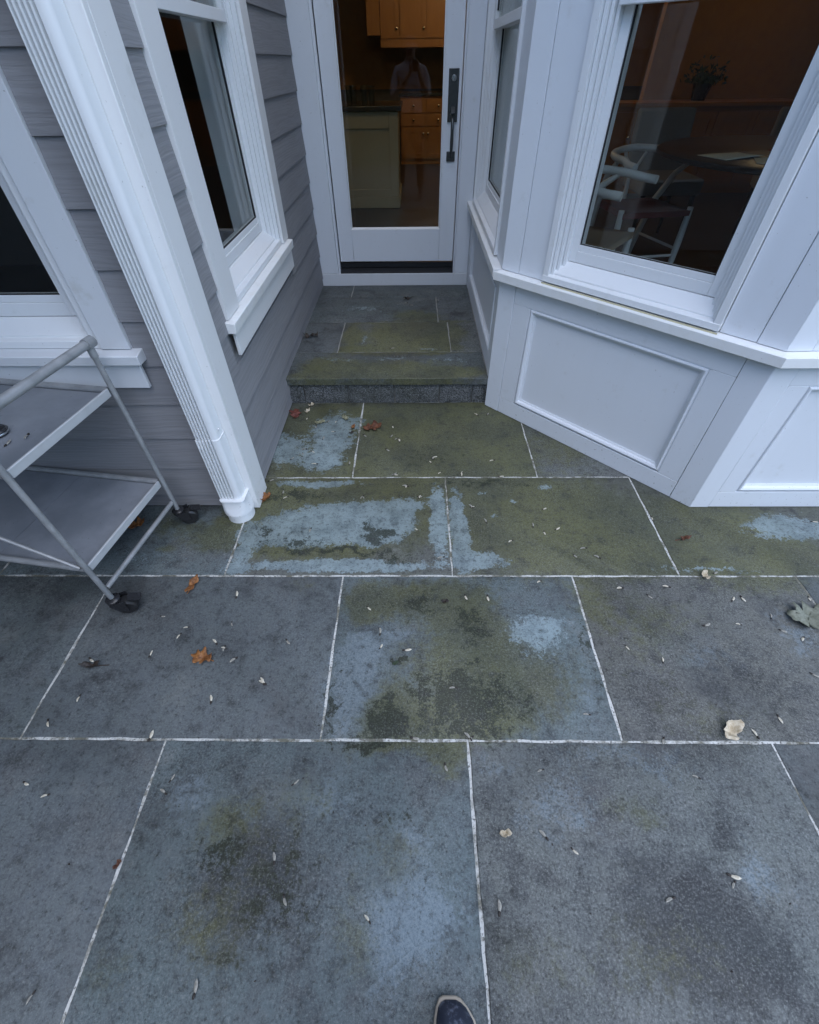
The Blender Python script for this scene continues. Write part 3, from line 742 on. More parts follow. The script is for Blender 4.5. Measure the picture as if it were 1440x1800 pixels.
# ledge runs round the bay with mitres
def ledge(fr, a0, a1, e0, e1, parent, zb=LB, zt=LT):
    prof = [(-.021, zb), (.0385, zb), (.040, zb + .0015), (.040, zt - .0065), (.0385, zt - .005), (-.021, zt)]
    vs = [fr.P(a0 + e0 * o, z, o) for o, z in prof] + [fr.P(a1 + e1 * o, z, o) for o, z in prof]; n = len(prof)
    fs = [tuple(range(n)), tuple(range(n, 2 * n))] + [(i, (i + 1) % n, n + (i + 1) % n, n + i) for i in range(n)]
    MB().add(vs, fs).build('ledge', 'ledge_paint', parent)
    mb = MB(); fr.hprism(mb, [(.0165, zt - .0035), (.0205, zt - .0039), (.0165, zt + .0015)], a0 + .24, min(a1 - .22, 1.49)); mb.build('caulk_line', 'old_caulk', parent)
tA = math.tan(math.atan2(-BU.y, BU.x) / 2)       # mitre against the front
tR = math.tan((math.pi / 2 - math.atan2(-BU.y, BU.x)) / 2)
ledge(BA, 0, BL, -tR, tA, bay_a)
w3 = window(BA, .2362, 1.0088, .845, .912, 1.61, WT)
# alcove side of the bay
mb = MB()
AR.box(mb, 2.36, 2.556, LB, TOP, -.10, -.021); AR.box(mb, 3.76, 3.93, LB, TOP, -.10, -.021); AR.box(mb, 2.36, 3.93, .0, LB - .001, -.10, -.028); AR.box(mb, 2.556, 3.76, WT, TOP, -.10, -.021)
bay_r = mb.build('bay_wall', 'white_paint', house)
panelled(AR, 3.889, LZ, 2.475, 3.745, .285, .640, 2.40, 3.80, bay_r, .283, 2.3585, 3.8885)
AR.b('corner_board', 2.3585, 2.5552, LT + .0006, TOP, -.02, 0, 'white_paint', bay_r, .002)
AR.b('flat_board', 3.7608, 3.8885, LT + .0006, TOP, -.02, -.002, 'white_paint', bay_r, .002)
AR.b('flat_board', 2.5568, 3.7602, WT + .0006, TOP, -.02, -.002, 'white_paint', bay_r, .002)
def ledge_r():
    prof = [(-.021, LB), (.0385, LB), (.040, LB + .0015), (.040, LT - .0065), (.0385, LT - .005), (-.021, LT)]
    vs = [AR.P(2.357 + tR * o, z, o) for o, z in prof] + [AR.P(3.8885, z, o) for o, z in prof]; n = len(prof)
    MB().add(vs, [tuple(range(n)), tuple(range(n, 2 * n))] + [(i, (i + 1) % n, n + (i + 1) % n, n + i) for i in range(n)]).build('ledge', 'ledge_paint', bay_r)
ledge_r()
w4 = window(AR, 2.5562, 3.7598, .845, .912, 1.61, WT)
# bay front
FE = 1.75
mb = MB()
BF.box(mb, .0, .24, LB, TOP, -.10, -.021); BF.box(mb, 1.5, FE, LB, TOP, -.10, -.021); BF.box(mb, .0, FE, .0, LB - .001, -.10, -.028); BF.box(mb, .24, 1.5, WT, TOP, -.10, -.021)
bay_f = mb.build('bay_wall', 'white_paint', house)
panelled(BF, FE, 0, .166, 1.58, .10, .624, .088, 1.66, bay_f, .096, .0, FE)
BF.b('corner_board', .0, .0872, LT + .0006, TOP, -.02, 0, 'white_paint', bay_f, .002)
BF.b('flat_board', .0888, .2396, LT + .0006, TOP, -.02, -.002, 'white_paint', bay_f, .002)
BF.b('flat_board', 1.5004, 1.66, LT + .0006, TOP, -.02, -.002, 'white_paint', bay_f, .002)
BF.b('corner_board', 1.6616, FE, LT + .0006, TOP, -.02, 0, 'white_paint', bay_f, .002)
BF.b('flat_board', .2404, 1.4996, WT + .0006, TOP, -.02, -.002, 'white_paint', bay_f, .002)
ledge(BF, 0, FE, -tA, 0, bay_f)
w5 = window(BF, .2404, 1.4996, .845, .912, 1.61, WT)

# ---- the rest of the shell: roof, eaves, rooms
for x0, x1, y0 in ((-3.6, -.62, 1.16), (.34, 5.8, 1.16), (-.6195, .3395, 3.60)):
    mb = MB(); mb.box(x0, x1, y0, 10.2, TOP + .001, TOP + .14); mb.build('eave', 'white_paint', house)
    mb = MB(); zt_ = TOP + .142
    mb.add([(x0, y0, zt_), (x1, y0, zt_), (x1, 10.3, zt_), (x0, 10.3, zt_), (x0, 6.2, 4.4), (x1, 6.2, 4.4)], [(0, 3, 2, 1), (0, 1, 5, 4), (2, 3, 4, 5), (0, 4, 3), (1, 2, 5)])
    mb.build('roof', 'roofing', house)
# unseen house wall left of the patio, added to shade the left front
WF = Fr((-2.62, 0), (0, -1), (1, 0))
mb = MB(); WF.box(mb, -1.494, 3.6, -.001, TOP, -.14, 0); shade_wing = mb.build('siding_wall', 'siding', house)
for k in range(len(LAPS)):
    zb, zt = ([.010] + LAPS)[k:k + 2]
    mb = MB(); WF.hprism(mb, [(.006, zb + .003), (.0180, zb), (.0180, zb + .0015), (.0085, zt + .012), (.001, zt + .012)], -1.47, 3.59); mb.build('clapboard', 'siding', shade_wing)
mb = MB(); mb.box(-6.0, -2.05, -3.9, 1.159, TOP + .001, TOP + .14); mb.build('eave', 'white_paint', house)  # eave of the added wall, widens its shade
# unseen slab over the left window and the cart, added to shade them
mb = MB(); mb.box(-2.61, -.93, -.25, 1.494, 2.30, 2.44); mb.build('shade_slab', 'weathered_paint', house, .004)
mb = MB(); mb.box(-3.6, -.83, 1.65, 3.95, FLOOR - .1, FLOOR); mb.box(-3.6, 5.5, 4.05, 10.0, FLOOR - .1, FLOOR); mb.box(.55, 5.5, 2.52, 4.049, FLOOR - .1, FLOOR); mb.box(1.42, 5.5, 1.60, 2.519, FLOOR - .1, FLOOR)
mb.build('interior_floor', 'dark_floor', house)
mb = MB()
mb.box(-3.6, -.89, 3.96, 4.04, FLOOR, TOP); mb.box(-3.6, -3.5, 1.64, 3.955, 0, TOP); mb.box(-3.6, -3.5, 4.045, 10, 0, TOP); mb.box(-3.499, 5.5, 9.9, 10, 0, TOP)
mb.box(5.5, 5.6, 1.7, 10, 0, TOP); mb.box(3.03, 5.5, 1.6, 1.7, 0, TOP)
mb.build('interior_wall', 'interior_wall', house)

# ================================================================== INSIDE: kitchen
def cab_doors(fr, root, s0, s1, z0, z1, n, mat='cherry_wood', knob_z=None, o=0, drawers=False, same=False):
    w = (s1 - s0) / n
    for i in range(n):
        a, b = s0 + i * w + .004, s0 + (i + 1) * w - .004
        mb = MB(); fr.box(mb, a, b, z0, z1, o, o + .012)
        for q in ((a, a + .06, z0, z1), (b - .06, b, z0, z1), (a + .06, b - .06, z0, z0 + .06), (a + .06, b - .06, z1 - .06, z1)):
            if not drawers: fr.box(mb, q[0], q[1], q[2], q[3], o + .012, o + .02)
        if drawers: fr.box(mb, a + .004, b - .004, z0 + .004, z1 - .004, o + .012, o + .02)
        mb.build('drawer_front' if drawers else 'cabinet_door', mat, root)
        kx = (a + b) / 2 if drawers else (b - .03 if (same or i % 2 == 0) else a + .03)
        mb = MB(); mb.lathe([(.005, 0), (.006, .012), (.015, .018), (.015, .026), (.008, .032), (.001, .033)], fr.P(kx, knob_z if knob_z else (z0 + z1) / 2, o + .0205), 12, axis=fr.n); mb.build('knob', 'brass', root)
KF = Fr((0, 8.85), (1, 0), (0, -1))
k1 = tag(empty('base_cabinet', (.5, 9.1, FLOOR)), 'brown wood kitchen cabinet with round knobs seen through the glass door', 'cabinet')
mb = MB(); KF.box(mb, -.21, 2.4, FLOOR, 1.115, -.6, 0); mb.build('carcass', 'cherry_wood', k1)
mb = MB(); KF.box(mb, -.23, 2.42, 1.1152, 1.15, -.62, .03); mb.build('countertop', 'dark_stone_top', k1, .004)
cab_doors(KF, k1, -.2, 2.38, .935, 1.09, 7, drawers=True); cab_doors(KF, k1, -.2, 2.38, .785, .925, 7, drawers=True)
cab_doors(KF, k1, -.2, 2.38, .40, .775, 7, knob_z=.70)
UF = Fr((0, 9.15), (1, 0), (0, -1))
k2 = tag(empty('wall_cabinet', (.5, 9.4, 1.62)), 'warm lit wooden wall cabinet high behind the glass door', 'cabinet')
mb = MB(); UF.box(mb, -.48, 2.4, 1.69, 2.5, -.7, 0); UF.box(mb, -.48, 2.4, 1.612, 1.6895, -.04, .015); mb.build('carcass', 'cherry_wood', k2)
cab_doors(UF, k2, -.476, -.212, 1.70, 2.46, 1, knob_z=1.795); cab_doors(UF, k2, -.208, 2.39, 1.70, 2.46, 7, knob_z=1.795, same=True)
mb = MB(); mb.box(-.66, -.483, 9.1, 9.85, 1.73, 2.5); mb.build('end_panel', 'cherry_wood', k2)
mb = MB(); mb.box(-1.9, 3.9, 9.86, 9.895, 1.16, 2.6)
tag(mb.build('tile_backsplash', 'warm_wall'), 'orange brown tiled wall behind the kitchen counter', 'tile wall')
IF_ = Fr((0, 5.85), (1, 0), (0, -1))
k3 = tag(empty('kitchen_island', (-.9, 6.2, FLOOR)), 'cream painted kitchen island with panelled end behind the door glass', 'kitchen island')
mb = MB(); IF_.box(mb, -1.7, -.17, FLOOR, 1.13, -.75, -.012); mb.build('carcass', 'cream_paint', k3)
mb = MB(); IF_.box(mb, -1.72, -.155, FLOOR + .001, .438, -.77, .006); mb.build('plinth', 'cream_paint', k3, .006)
for a, b in ((-.82, -.165), (-1.49, -.83)):
    mb = MB()
    IF_.box(mb, a, a + .09, .44, 1.128, -.0118, .004); IF_.box(mb, b - .09, b, .44, 1.128, -.0118, .004); IF_.box(mb, a + .0905, b - .0905, .44, .50, -.0118, .004); IF_.box(mb, a + .0905, b - .0905, 1.0, 1.128, -.0118, .004)
    mb.build('end_frame', 'cream_paint', k3, .003)
mb = MB(); IF_.box(mb, -1.76, -.13, 1.1305, 1.17, -.8, .035); mb.build('countertop', 'dark_stone_top', k3, .006)
def tumbler():
    mb = MB(); mb.lathe([(.026, 0), (.036, .14), (.033, .14), (.024, .008)], (0, 0, 0), 18); return mb.build('glass_tumbler', 'window_glass', local=True)
tb = None
for i, (x, y) in enumerate(((-.60, 5.95), (-.50, 6.02), (-.42, 5.93), (-.66, 6.1))):
    o = tumbler() if tb is None else tb.copy()
    if tb is None: tb = o
    else: col.objects.link(o)
    o.location = (x, y, 1.1702)
    tag(o, 'clear drinking glass standing on the kitchen island among three others', 'glass', 'drinking glasses on the kitchen island')
# ceiling lamps, switched on; one is added for the island
def ceiling_lamp(x, y, e, label):
    r = empty('ceiling_lamp', (x, y, TOP - .06)); tag(r, label, 'lamp', 'ceiling lamps inside')
    mb = MB(); mb.lathe([(.16, .0), (.17, .012), (.17, .058)], (0, 0, 0), 24); mb.build('lamp_rim', 'chair_white', r, local=True)
    mb = MB(); mb.lathe([(.01, -.05), (.09, -.04), (.15, -.001)], (0, 0, 0), 24); mb.build('lamp_bowl', 'lamp_glow', r, local=True)
    l = bpy.data.lights.new('lamp_light', 'POINT'); l.energy = e; l.color = (1, .70, .40); l.shadow_soft_size = .12
    lo = bpy.data.objects.new('lamp_light', l); col.objects.link(lo); lo.location = (x, y, TOP - .22)
ceiling_lamp(.6, 7.7, 6.5, 'lit ceiling lamp over the kitchen cabinets')
ceiling_lamp(-.2, 4.75, 2.2, 'added unseen ceiling lamp just inside the glass door')  # no known source here; added to warm the island front
ceiling_lamp(3.6, 6.0, 0.35, 'lit ceiling lamp over the sideboard beyond the dining table')

# ================================================================== INSIDE: dining corner
def arc(c, r, a0, a1, z, n=16): return [(c[0] + r * math.cos(R(a0 + (a1 - a0) * k / n)), c[1] + r * math.sin(R(a0 + (a1 - a0) * k / n)), z) for k in range(n + 1)]
def wishbone(loc, rz, label, seat_mat):
    r = empty('dining_chair', loc, rz); tag(r, label, 'chair', 'round backed chairs at the table')   # faces local +x
    pts = arc((.0, 0), .265, 75, 285, .70, 22); pts = [(p[0] * 1.0 + .06, p[1], p[2] + .025 * (1 - abs(k - 11) / 11)) for k, p in enumerate(pts)]
    pts = [(.27, .262, .685), (.19, .268, .69)] + pts + [(.19, -.268, .69), (.27, -.262, .685)]
    MB().tube(pts, .0195, 10).build('back_rail', 'chair_white', r, local=True)
    for s in (1, -1):
        MB().tube([(.23, s * .235, 0), (.225, s * .238, .25), (.22, s * .24, .46)], [.015, .022, .018], 10).build('front_leg', 'chair_white', r, local=True)
        MB().tube([(-.25, s * .19, 0), (-.20, s * .20, .25), (-.15, s * .215, .44), (-.06, s * .245, .60), (.06, s * .262, .69)], [.015, .021, .021, .018, .014], 10).build('rear_leg', 'chair_white', r, local=True)
        MB().tube([(.22, s * .237, .22), (-.20, s * .2, .22)], .009, 8).build('stretcher', 'chair_white', r, local=True)
    MB().tube([(-.215, -.2, .17), (-.215, .2, .17)], .009, 8).build('stretcher', 'chair_white', r, local=True)
    MB().tube([(.22, -.237, .18), (.22, .237, .18)], .009, 8).build('stretcher', 'chair_white', r, local=True)
    mb = MB()
    mb.tube([(-.19, 0, .43), (-.20, 0, .56)], [.016, .014], 8)
    for s in (1, -1): mb.tube([(-.20, 0, .555), (-.205, s * .03, .61), (-.195, s * .075, .70)], [.012, .010, .010], 8)
    mb.build('wishbone_splat', 'chair_white', r, local=True)
    mb = MB(); n = 8; vs = []
    cr_ = [(.24, .235), (-.17, .20), (-.17, -.20), (.24, -.235)]
    for i in range(n + 1):
        for j in range(n + 1):
            u, v = i / n, j / n
            x = .24 - .41 * u; yw = .235 - .035 * u; y = yw * (1 - 2 * v)
            vs.append((x, y, .445 - .03 * math.sin(math.pi * u) * math.sin(math.pi * v)))
    fs = [(i * (n + 1) + j, i * (n + 1) + j + 1, (i + 1) * (n + 1) + j + 1, (i + 1) * (n + 1) + j) for i in range(n) for j in range(n)]
    k = len(vs); vs += [(*p, .415) for p in cr_]
    fs += [(k, k + 3, k + 2, k + 1)] + [(0, *[0] * 0, k, k + 1, n * (n + 1))] if False else fs
    fs += [(k + 3, k + 2, k + 1, k)]
    ed = [[i * (n + 1) for i in range(n + 1)], [n * (n + 1) + j for j in range(n + 1)], [i * (n + 1) + n for i in range(n, -1, -1)], [j for j in range(n, -1, -1)]]
    for e, (a, b) in zip(ed, ((k, k + 1), (k + 1, k + 2), (k + 2, k + 3), (k + 3, k))): fs.append(tuple(e) + (b, a))
    MB().add(vs, fs).build('seat', seat_mat, r, local=True)
    return r
wishbone((.92, 2.89, FLOOR), R(-38), 'white wishbone chair with woven seat just inside the bay window', 'cane')
wishbone((1.52, 3.62, FLOOR), R(-80), 'white wishbone chair with red seat beside the round table', 'red_cushion')
t_ = tag(empty('dining_table', (2.35, 3.45, FLOOR)), 'dark round dining table strewn with papers inside the bay window', 'table')
MB().lathe([(.80, 0), (.82, .008), (.82, .026), (.80, .034)], (2.35, 3.45, FLOOR + .706), 48).build('table_top', 'table_wood', t_)
MB().lathe([(.30, 0), (.28, .03), (.09, .07), (.06, .35), (.09, .66), (.2, .705)], (2.35, 3.45, FLOOR), 24).build('pedestal', 'table_wood', t_)
for x, y, w, h, a, mt, lb, cat in ((1.82, 3.25, .30, .21, 20, 'paper', 'pale sheet of paper at the edge of the round table nearest the chair', 'paper'), (2.02, 3.02, .34, .24, -25, 'paper', 'creased pale paper hanging over the front of the round table', 'paper'),
    (2.45, 3.55, .30, .22, 35, 'paper', 'pale paper lying at the middle of the round table', 'paper'), (2.25, 3.42, .20, .13, 10, 'red_card', 'red card lying among the papers on the table', 'card')):
    mb = MB(); n = 6; vs = []
    for i in range(n + 1):
        for j in range(n + 1): vs.append(((i / n - .5) * w, (j / n - .5) * h, .0015 + .006 * (1 + math.sin(3.0 * i / n + 2.2 * j / n)) * (i / n)))
    fs = [(i * (n + 1) + j, (i + 1) * (n + 1) + j, (i + 1) * (n + 1) + j + 1, i * (n + 1) + j + 1) for i in range(n) for j in range(n)]
    mb.add(vs, fs); o = mb.build('paper_sheet' if mt == 'paper' else 'card', mt, local=True)
    sf = o.modifiers.new('thick', 'SOLIDIFY'); sf.thickness = .001; sf.offset = 1
    o.location = (x, y, FLOOR + .7405); o.rotation_euler = (0, 0, R(a)); tag(o, lb, cat, 'papers on the table' if mt == 'paper' else None)
def parson(loc, rz, label):
    r = empty('upholstered_chair', loc, rz); tag(r, label, 'chair', 'upholstered chairs beyond the table')
    mb = MB(); mb.box(-.23, .23, -.24, .24, .36, .47); mb.build('seat', 'grey_fabric', r, .02, local=True)
    mb = MB(); mb.hexa([(-.25, -.24, .40), (-.18, -.24, .40), (-.18, .24, .40), (-.25, .24, .40), (-.34, -.23, .86), (-.28, -.23, .86), (-.28, .23, .86), (-.34, .23, .86)]); mb.build('backrest', 'grey_fabric', r, .02, local=True)
    for x in (-.2, .2):
        for y in (-.2, .2): MB().tube([(x, y, 0), (x, y, .37)], [.014, .02], 8).build('leg', 'table_wood', r, local=True)
parson((2.05, 4.55, FLOOR), R(-90), 'grey upholstered chair across the round table, nearer the alcove')
parson((3.05, 4.45, FLOOR), R(-110), 'brown grey upholstered chair across the round table, deeper in the room')
SB = Fr((0, 6.5), (1, 0), (0, -1))
s_ = tag(empty('sideboard', (2.9, 6.75, FLOOR)), 'brown wood sideboard along the orange wall beyond the table', 'sideboard')
mb = MB(); SB.box(mb, 1.95, 4.2, FLOOR, 1.10, -.45, 0); mb.build('carcass', 'cherry_wood', s_)
mb = MB(); SB.box(mb, 1.92, 4.23, 1.1005, 1.135, -.46, .03); mb.build('countertop', 'cherry_wood', s_, .004)
cab_doors(SB, s_, 1.97, 4.18, .42, 1.06, 5, knob_z=.85)
mb = MB(); mb.box(2.62, 5.4, 6.98, 7.08, FLOOR, TOP)
tag(mb.build('kitchen_partition', 'warm_wall'), 'orange brown interior wall behind the sideboard', 'wall')
# dark leafy pot on the sideboard
pl_ = tag(empty('potted_plant', (3.15, 6.75, 1.136)), 'dark bushy houseplant standing on the sideboard', 'plant')
MB().lathe([(.07, 0), (.10, .14), (.09, .14), (.085, .12)], (3.15, 6.75, 1.136), 18).build('pot', 'black_plastic', pl_)
mb = MB(); rnd = random.Random(3)
for _ in range(260):
    d = Vector((rnd.gauss(0, 1), rnd.gauss(0, 1), abs(rnd.gauss(0, .8)))).normalized(); c = Vector((3.15, 6.75, 1.27)) + d * rnd.uniform(.03, .24); u = Vector((rnd.gauss(0, 1), rnd.gauss(0, 1), rnd.gauss(0, 1))).normalized(); w = d.cross(u).normalized()
    mb.add([c - u * .03, c + w * .012, c + u * .03, c - w * .012], [(0, 1, 2, 3)])
mb.build('foliage', 'foliage_dark', pl_)

# ================================================================== CART
CR = R(-8.5)
cart = tag(empty('bar_cart', (-1.05, 1.373, 0), CR), 'grey metal two-shelf serving cart on black casters by the siding', 'cart')
# local: +y along the handle end away from camera is 0 at the far leg, -y towards the near leg; -x is the length
CW, CLN = .468, .74
TR = .0094
def ctube(name, pts, r=TR, mat='powder_coat', n=14): return MB().tube(pts, r, n).build(name, mat, cart, local=True)
ctube('leg', [(0, 0, .088), (0, 0, .835)]); ctube('leg', [(0, -CW, .088), (0, -CW, .835)])
ctube('leg', [(-CLN, 0, .088), (-CLN, 0, .69)]); ctube('leg', [(-CLN, -CW, .088), (-CLN, -CW, .69)])
mb = MB(); mb.tube([(0, -CW - .03, .845), (0, .008, .845)], .0142, 16); mb.build('handle_bar', 'powder_coat', cart, local=True)
for y in (0, -CW):
    mb = MB(); mb.tube([(0, y - .012, .845), (0, y + .022, .845)], .0180, 16); mb.tube([(0, y, .80), (0, y, .835)], .0122, 14); mb.build('handle_bracket', 'powder_coat', cart, local=True)
def shelf(z, name):
    # channel rails with raised lip and an infill panel
    for x in (-.014, -CLN + .014):
        mb = MB(); s = -1 if x > -.3 else 1
        prof = [(x - s * .012, z - .022), (x + s * .010, z - .022), (x + s * .010, z - .018), (x - s * .006, z - .010), (x - s * .004, z + .008), (x - s * .012, z + .008)]
        mb.prism(prof, -CW + .014, -.014, lambda t, a, b: Vector((a, t, b))); mb.build('shelf_rail', 'rail_coat', cart, .002, local=True)
    for y in (-.006, -CW + .006):
        ctube('shelf_rail', [(-.013, y, z - .004), (-CLN + .013, y, z - .004)], .0115)
    p = MB()
    p.box(-CLN + .027, -CLN / 2 - .0008, -CW + .018, -.018, z - .016, z - .010); p.build('shelf_panel', 'shelf_panel', cart, local=True)
    p = MB(); p.box(-CLN / 2 + .0008, -.027, -CW + .018, -.018, z - .016, z - .010); p.build('shelf_panel', 'shelf_panel', cart, local=True)
shelf(.685, 't'); shelf(.262, 'b')
ctube('stretcher', [(0, -.011, .142), (0, -CW + .011, .142)]); ctube('stretcher', [(-CLN, -.011, .142), (-CLN, -CW + .011, .142)])
ctube('brace', [(-.018, -CW - .004, .272), (-CLN + .02, -CW - .004, .665)], .0065)
ctube('brace', [(-.018, .004, .665), (-CLN + .02, .004, .272)], .0065)
mb = MB()
for x, y in ((0, 0), (0, -CW), (-CLN, 0), (-CLN, -CW)):
    a = R(35 if y == 0 else 70)
    if y != 0: a = R(25)
    d = Vector((math.cos(a), math.sin(a), 0)); s = Vector((-d.y, d.x, 0))
    c = Vector((x, y, 0)) + d * .020
    mb = MB(); mb.lathe([(.010, 0), (.020, .002), (.021, .014), (.013, .020)], (x, y, .058), 16)
    for q in (-1, 1):
        P = c + s * q * .019
        mb.add([P + d * -.030 + Vector((0, 0, .062)), P + d * .012 + Vector((0, 0, .070)), P + d * .012 + Vector((0, 0, .026)), P + d * -.012 + Vector((0, 0, .026)),
                P + d * -.030 + s * q * .003 + Vector((0, 0, .062)), P + d * .012 + s * q * .003 + Vector((0, 0, .070)), P + d * .012 + s * q * .003 + Vector((0, 0, .026)), P + d * -.012 + s * q * .003 + Vector((0, 0, .026))],
               [(0, 1, 2, 3), (7, 6, 5, 4), (0, 4, 5, 1), (1, 5, 6, 2), (2, 6, 7, 3), (3, 7, 4, 0)])
    mb.hexa([c + d * .02 - s * .014 + Vector((0, 0, .064)), c + d * .052 - s * .014 + Vector((0, 0, .052)), c + d * .052 + s * .014 + Vector((0, 0, .052)), c + d * .02 + s * .014 + Vector((0, 0, .064)),
             c + d * .02 - s * .014 + Vector((0, 0, .068)), c + d * .052 - s * .014 + Vector((0, 0, .056)), c + d * .052 + s * .014 + Vector((0, 0, .056)), c + d * .02 + s * .014 + Vector((0, 0, .068))])
    K = 1.22; mb.v = [(x + (q[0] - x) * K, y + (q[1] - y) * K, q[2] * K) for q in mb.v]
    cs = mb.build('caster', 'black_plastic', cart, local=True)
    mb = MB(); w0 = c + d * .006 + Vector((0, 0, .0305))
    mb.lathe([(.008, -.0165), (.024, -.0165), (.0295, -.012), (.0305, -.004), (.0305, .004), (.0295, .012), (.024, .0165), (.008, .0165)], w0, 24, axis=s)
    mb.v = [(x + (q[0] - x) * K, y + (q[1] - y) * K, q[2] * K) for q in mb.v]
    mb.build('wheel', 'black_rubber', cs, local=True)
# dark gadget resting on the upper shelf, cut by the picture edge
g0 = gz(-14, 752, .70)
mb = MB(); mb.lathe([(.030, 0), (.034, .004), (.034, .014), (.030, .018)], (g0.x, g0.y, .676), 28, 0); mb.lathe([(.0345, .0055), (.0352, .0065), (.0352, .010), (.0345, .011)], (g0.x, g0.y, .676), 28, 1)
tag(mb.build('bottle_opener', ['black_plastic', 'steel']), 'small black round gadget with silver rim on the upper cart shelf', 'gadget')

# ================================================================== LEAVES AND SEEDS
def lobed(n_lobes, depth, asp=1.0, seed=0):
    """leaf outline along a midrib, lobes in pairs"""
    rnd = random.Random(seed); up = []; dn_ = []; N = 20
    for k in range(N + 1):
        u = k / N; env = asp * .62 * math.sin(math.pi * min(1, .06 + u * .94)) ** .75 * (.8 + .5 * u)
        for lst, ph in ((up, 0.0), (dn_, .35)):
            f = 1 - depth * (.5 + .5 * math.cos(2 * math.pi * (n_lobes / 2 * u + ph))) + rnd.uniform(-.10, .10)
            lst.append((-1 + 2 * u + rnd.uniform(-.03, .03), env * max(.15, f)))
    return [(x, -y) for x, y in up] + [(x, y) for x, y in dn_[-2:0:-1]]
def leaf(name, outline, size, mat, curl, z0, loc, rz, label, cat='leaf', stem=.5, crumple=.15, seed=0, group=None):
    rnd = random.Random(seed); N = len(outline)
    ph = [rnd.uniform(0, 6.28) for _ in range(4)]
    def zz(x, y): return curl * (x * x * .5 + y * y) + crumple * (.5 * math.sin(5 * x + ph[0]) * math.cos(4 * y + ph[1]) + .3 * math.sin(9 * x + ph[2] + 5 * y)) + .06 * abs(y)
    vs = [(0, 0, zz(0, 0))]
    for f in (.35, .7, 1.0): vs += [(x * f, y * f, zz(x * f, y * f)) for x, y in outline]
    fs = [(0, 1 + k, 1 + (k + 1) % N) for k in range(N)]
    for r_ in (0, 1): fs += [(1 + r_ * N + k, 1 + (r_ + 1) * N + k, 1 + (r_ + 1) * N + (k + 1) % N, 1 + r_ * N + (k + 1) % N) for k in range(N)]
    V = np.array(vs) * size; V[:, 2] -= V[:, 2].min() - .0006
    mb = MB(); mb.add(V.tolist(), fs)
    if stem:
        x = -min(abs(p[0]) for p in outline if p[0] < 0) * size * .6
        zc = V[0][2]
        mb.tube([(x * .2, 0, zc), (-.6 * size, .02 * size, zc * .5 + .001), ((-.6 - stem) * size, .10 * size, .0012)], [.0009, .0011, .0013], 6)
    o = mb.build(name, mat, local=True)
    sf = o.modifiers.new('thick', 'SOLIDIFY'); sf.thickness = .0006; sf.offset = 1
    o.location = (loc[0], loc[1], z0); o.rotation_euler = (0, 0, R(rz)); tag(o, label, cat, group); return o
oak = lobed(6, .55, 1.25, 1); oak2 = lobed(8, .66, 1.15, 2); blob_ = lobed(3, .38, .95, 3); nar = lobed(4, .35, .6, 4)
LV = [  # px, py, plane z, outline, half size m, material, curl, crumple, rot, stem, label
 (357,1157,0,oak,.034,'leaf_orange',.5,.30,170,.5,'orange brown lobed leaf lying alone on the blue grey slab'),
 (340,1030,0,nar,.040,'leaf_orange',.7,.25,80,.25,'narrow rust brown leaf below the mortar joint near the cart'),
 (655,752,0,oak,.050,'leaf_brown',.30,.20,25,.2,'crumpled dark rust leaf right of the joint below the step'),
 (520,729,0,oak,.042,'leaf_red',.35,.22,100,.3,'dark reddish crumpled leaf against the siding below the step'),
 (548,714,0,blob_,.022,'leaf_tan',1.4,.3,40,0,'pale curled scrap of leaf at the foot of the step'),
 (541,724,0,nar,.024,'leaf_tan',1.2,.4,70,0,'pale shrivelled leaf touching the dark reddish leaf by the siding'),
 (563,744,0,blob_,.034,'leaf_olive',.5,.25,20,0,'olive tan leaf fragment on the mossy slab below the step'),
 (608,737,0,blob_,.030,'leaf_olive',.9,.3,120,0,'folded greyish green leaf fragment left of the joint below the step'),
 (621,753,0,blob_,.022,'leaf_orange',1.2,.4,70,0,'small orange brown leaf curl left of the crumpled rust leaf'),
 (618,762,0,blob_,.016,'leaf_dark',1.0,.4,20,0,'small blackish leaf bit beneath the orange brown leaf curl'),
 (468,878,0,oak,.030,'leaf_orange',1.0,.4,60,.2,'brown leaf wedged at the foot of the white corner board'),
 (1283,1287,0,blob_,.044,'leaf_tan',1.2,.30,215,.0,'large pale tan curled leaf resting on the joint'),
 (1420,1086,0,oak2,.078,'leaf_greygreen',.22,.20,195,.2,'grey green oak leaf at the right edge of the patio'),
 (1238,1014,0,blob_,.026,'leaf_tan',1.3,.4,250,.0,'small tan leaf sitting on the joint before the bay corner'),
 (1202,949,0,nar,.024,'leaf_brown',1.2,.5,10,.8,'small red brown curled leaf with stem on the olive slab before the bay'),
 (243,925,0,oak,.034,'leaf_orange',.9,.35,40,.2,'golden brown leaf on the patio under the cart shelf'),
 (165,1172,0,nar,.030,'leaf_dark',1.6,.3,190,.9,'blackish curled leaf stalk on the slab right of the near cart wheel'),
 (782,1058,0,blob_,.017,'leaf_dark',.6,.3,0,0,'flat blackish leaf bit on the mossy central slab'),
 (695,1166,0,blob_,.0135,'leaf_green',.2,.1,30,0,'tiny round dark green leaf on the mossy central slab'),
 (888,1466,0,blob_,.018,'leaf_tan',1.2,.5,0,0,'pale cluster of shrivelled leaf on the front slab near the shoe'),
 (547,593,LZ,nar,.045,'leaf_dark',.8,.4,200,.3,'dark curled leaf on the landing beside the siding'),
 (718,527,LZ,nar,.035,'leaf_dark',.7,.4,10,.3,'dark narrow leaf on the landing before the door'),
 (208,1520,0,blob_,.013,'leaf_brown',1.2,.4,60,0,'small brown leaf bit caught in the long joint at the lower left'),
]
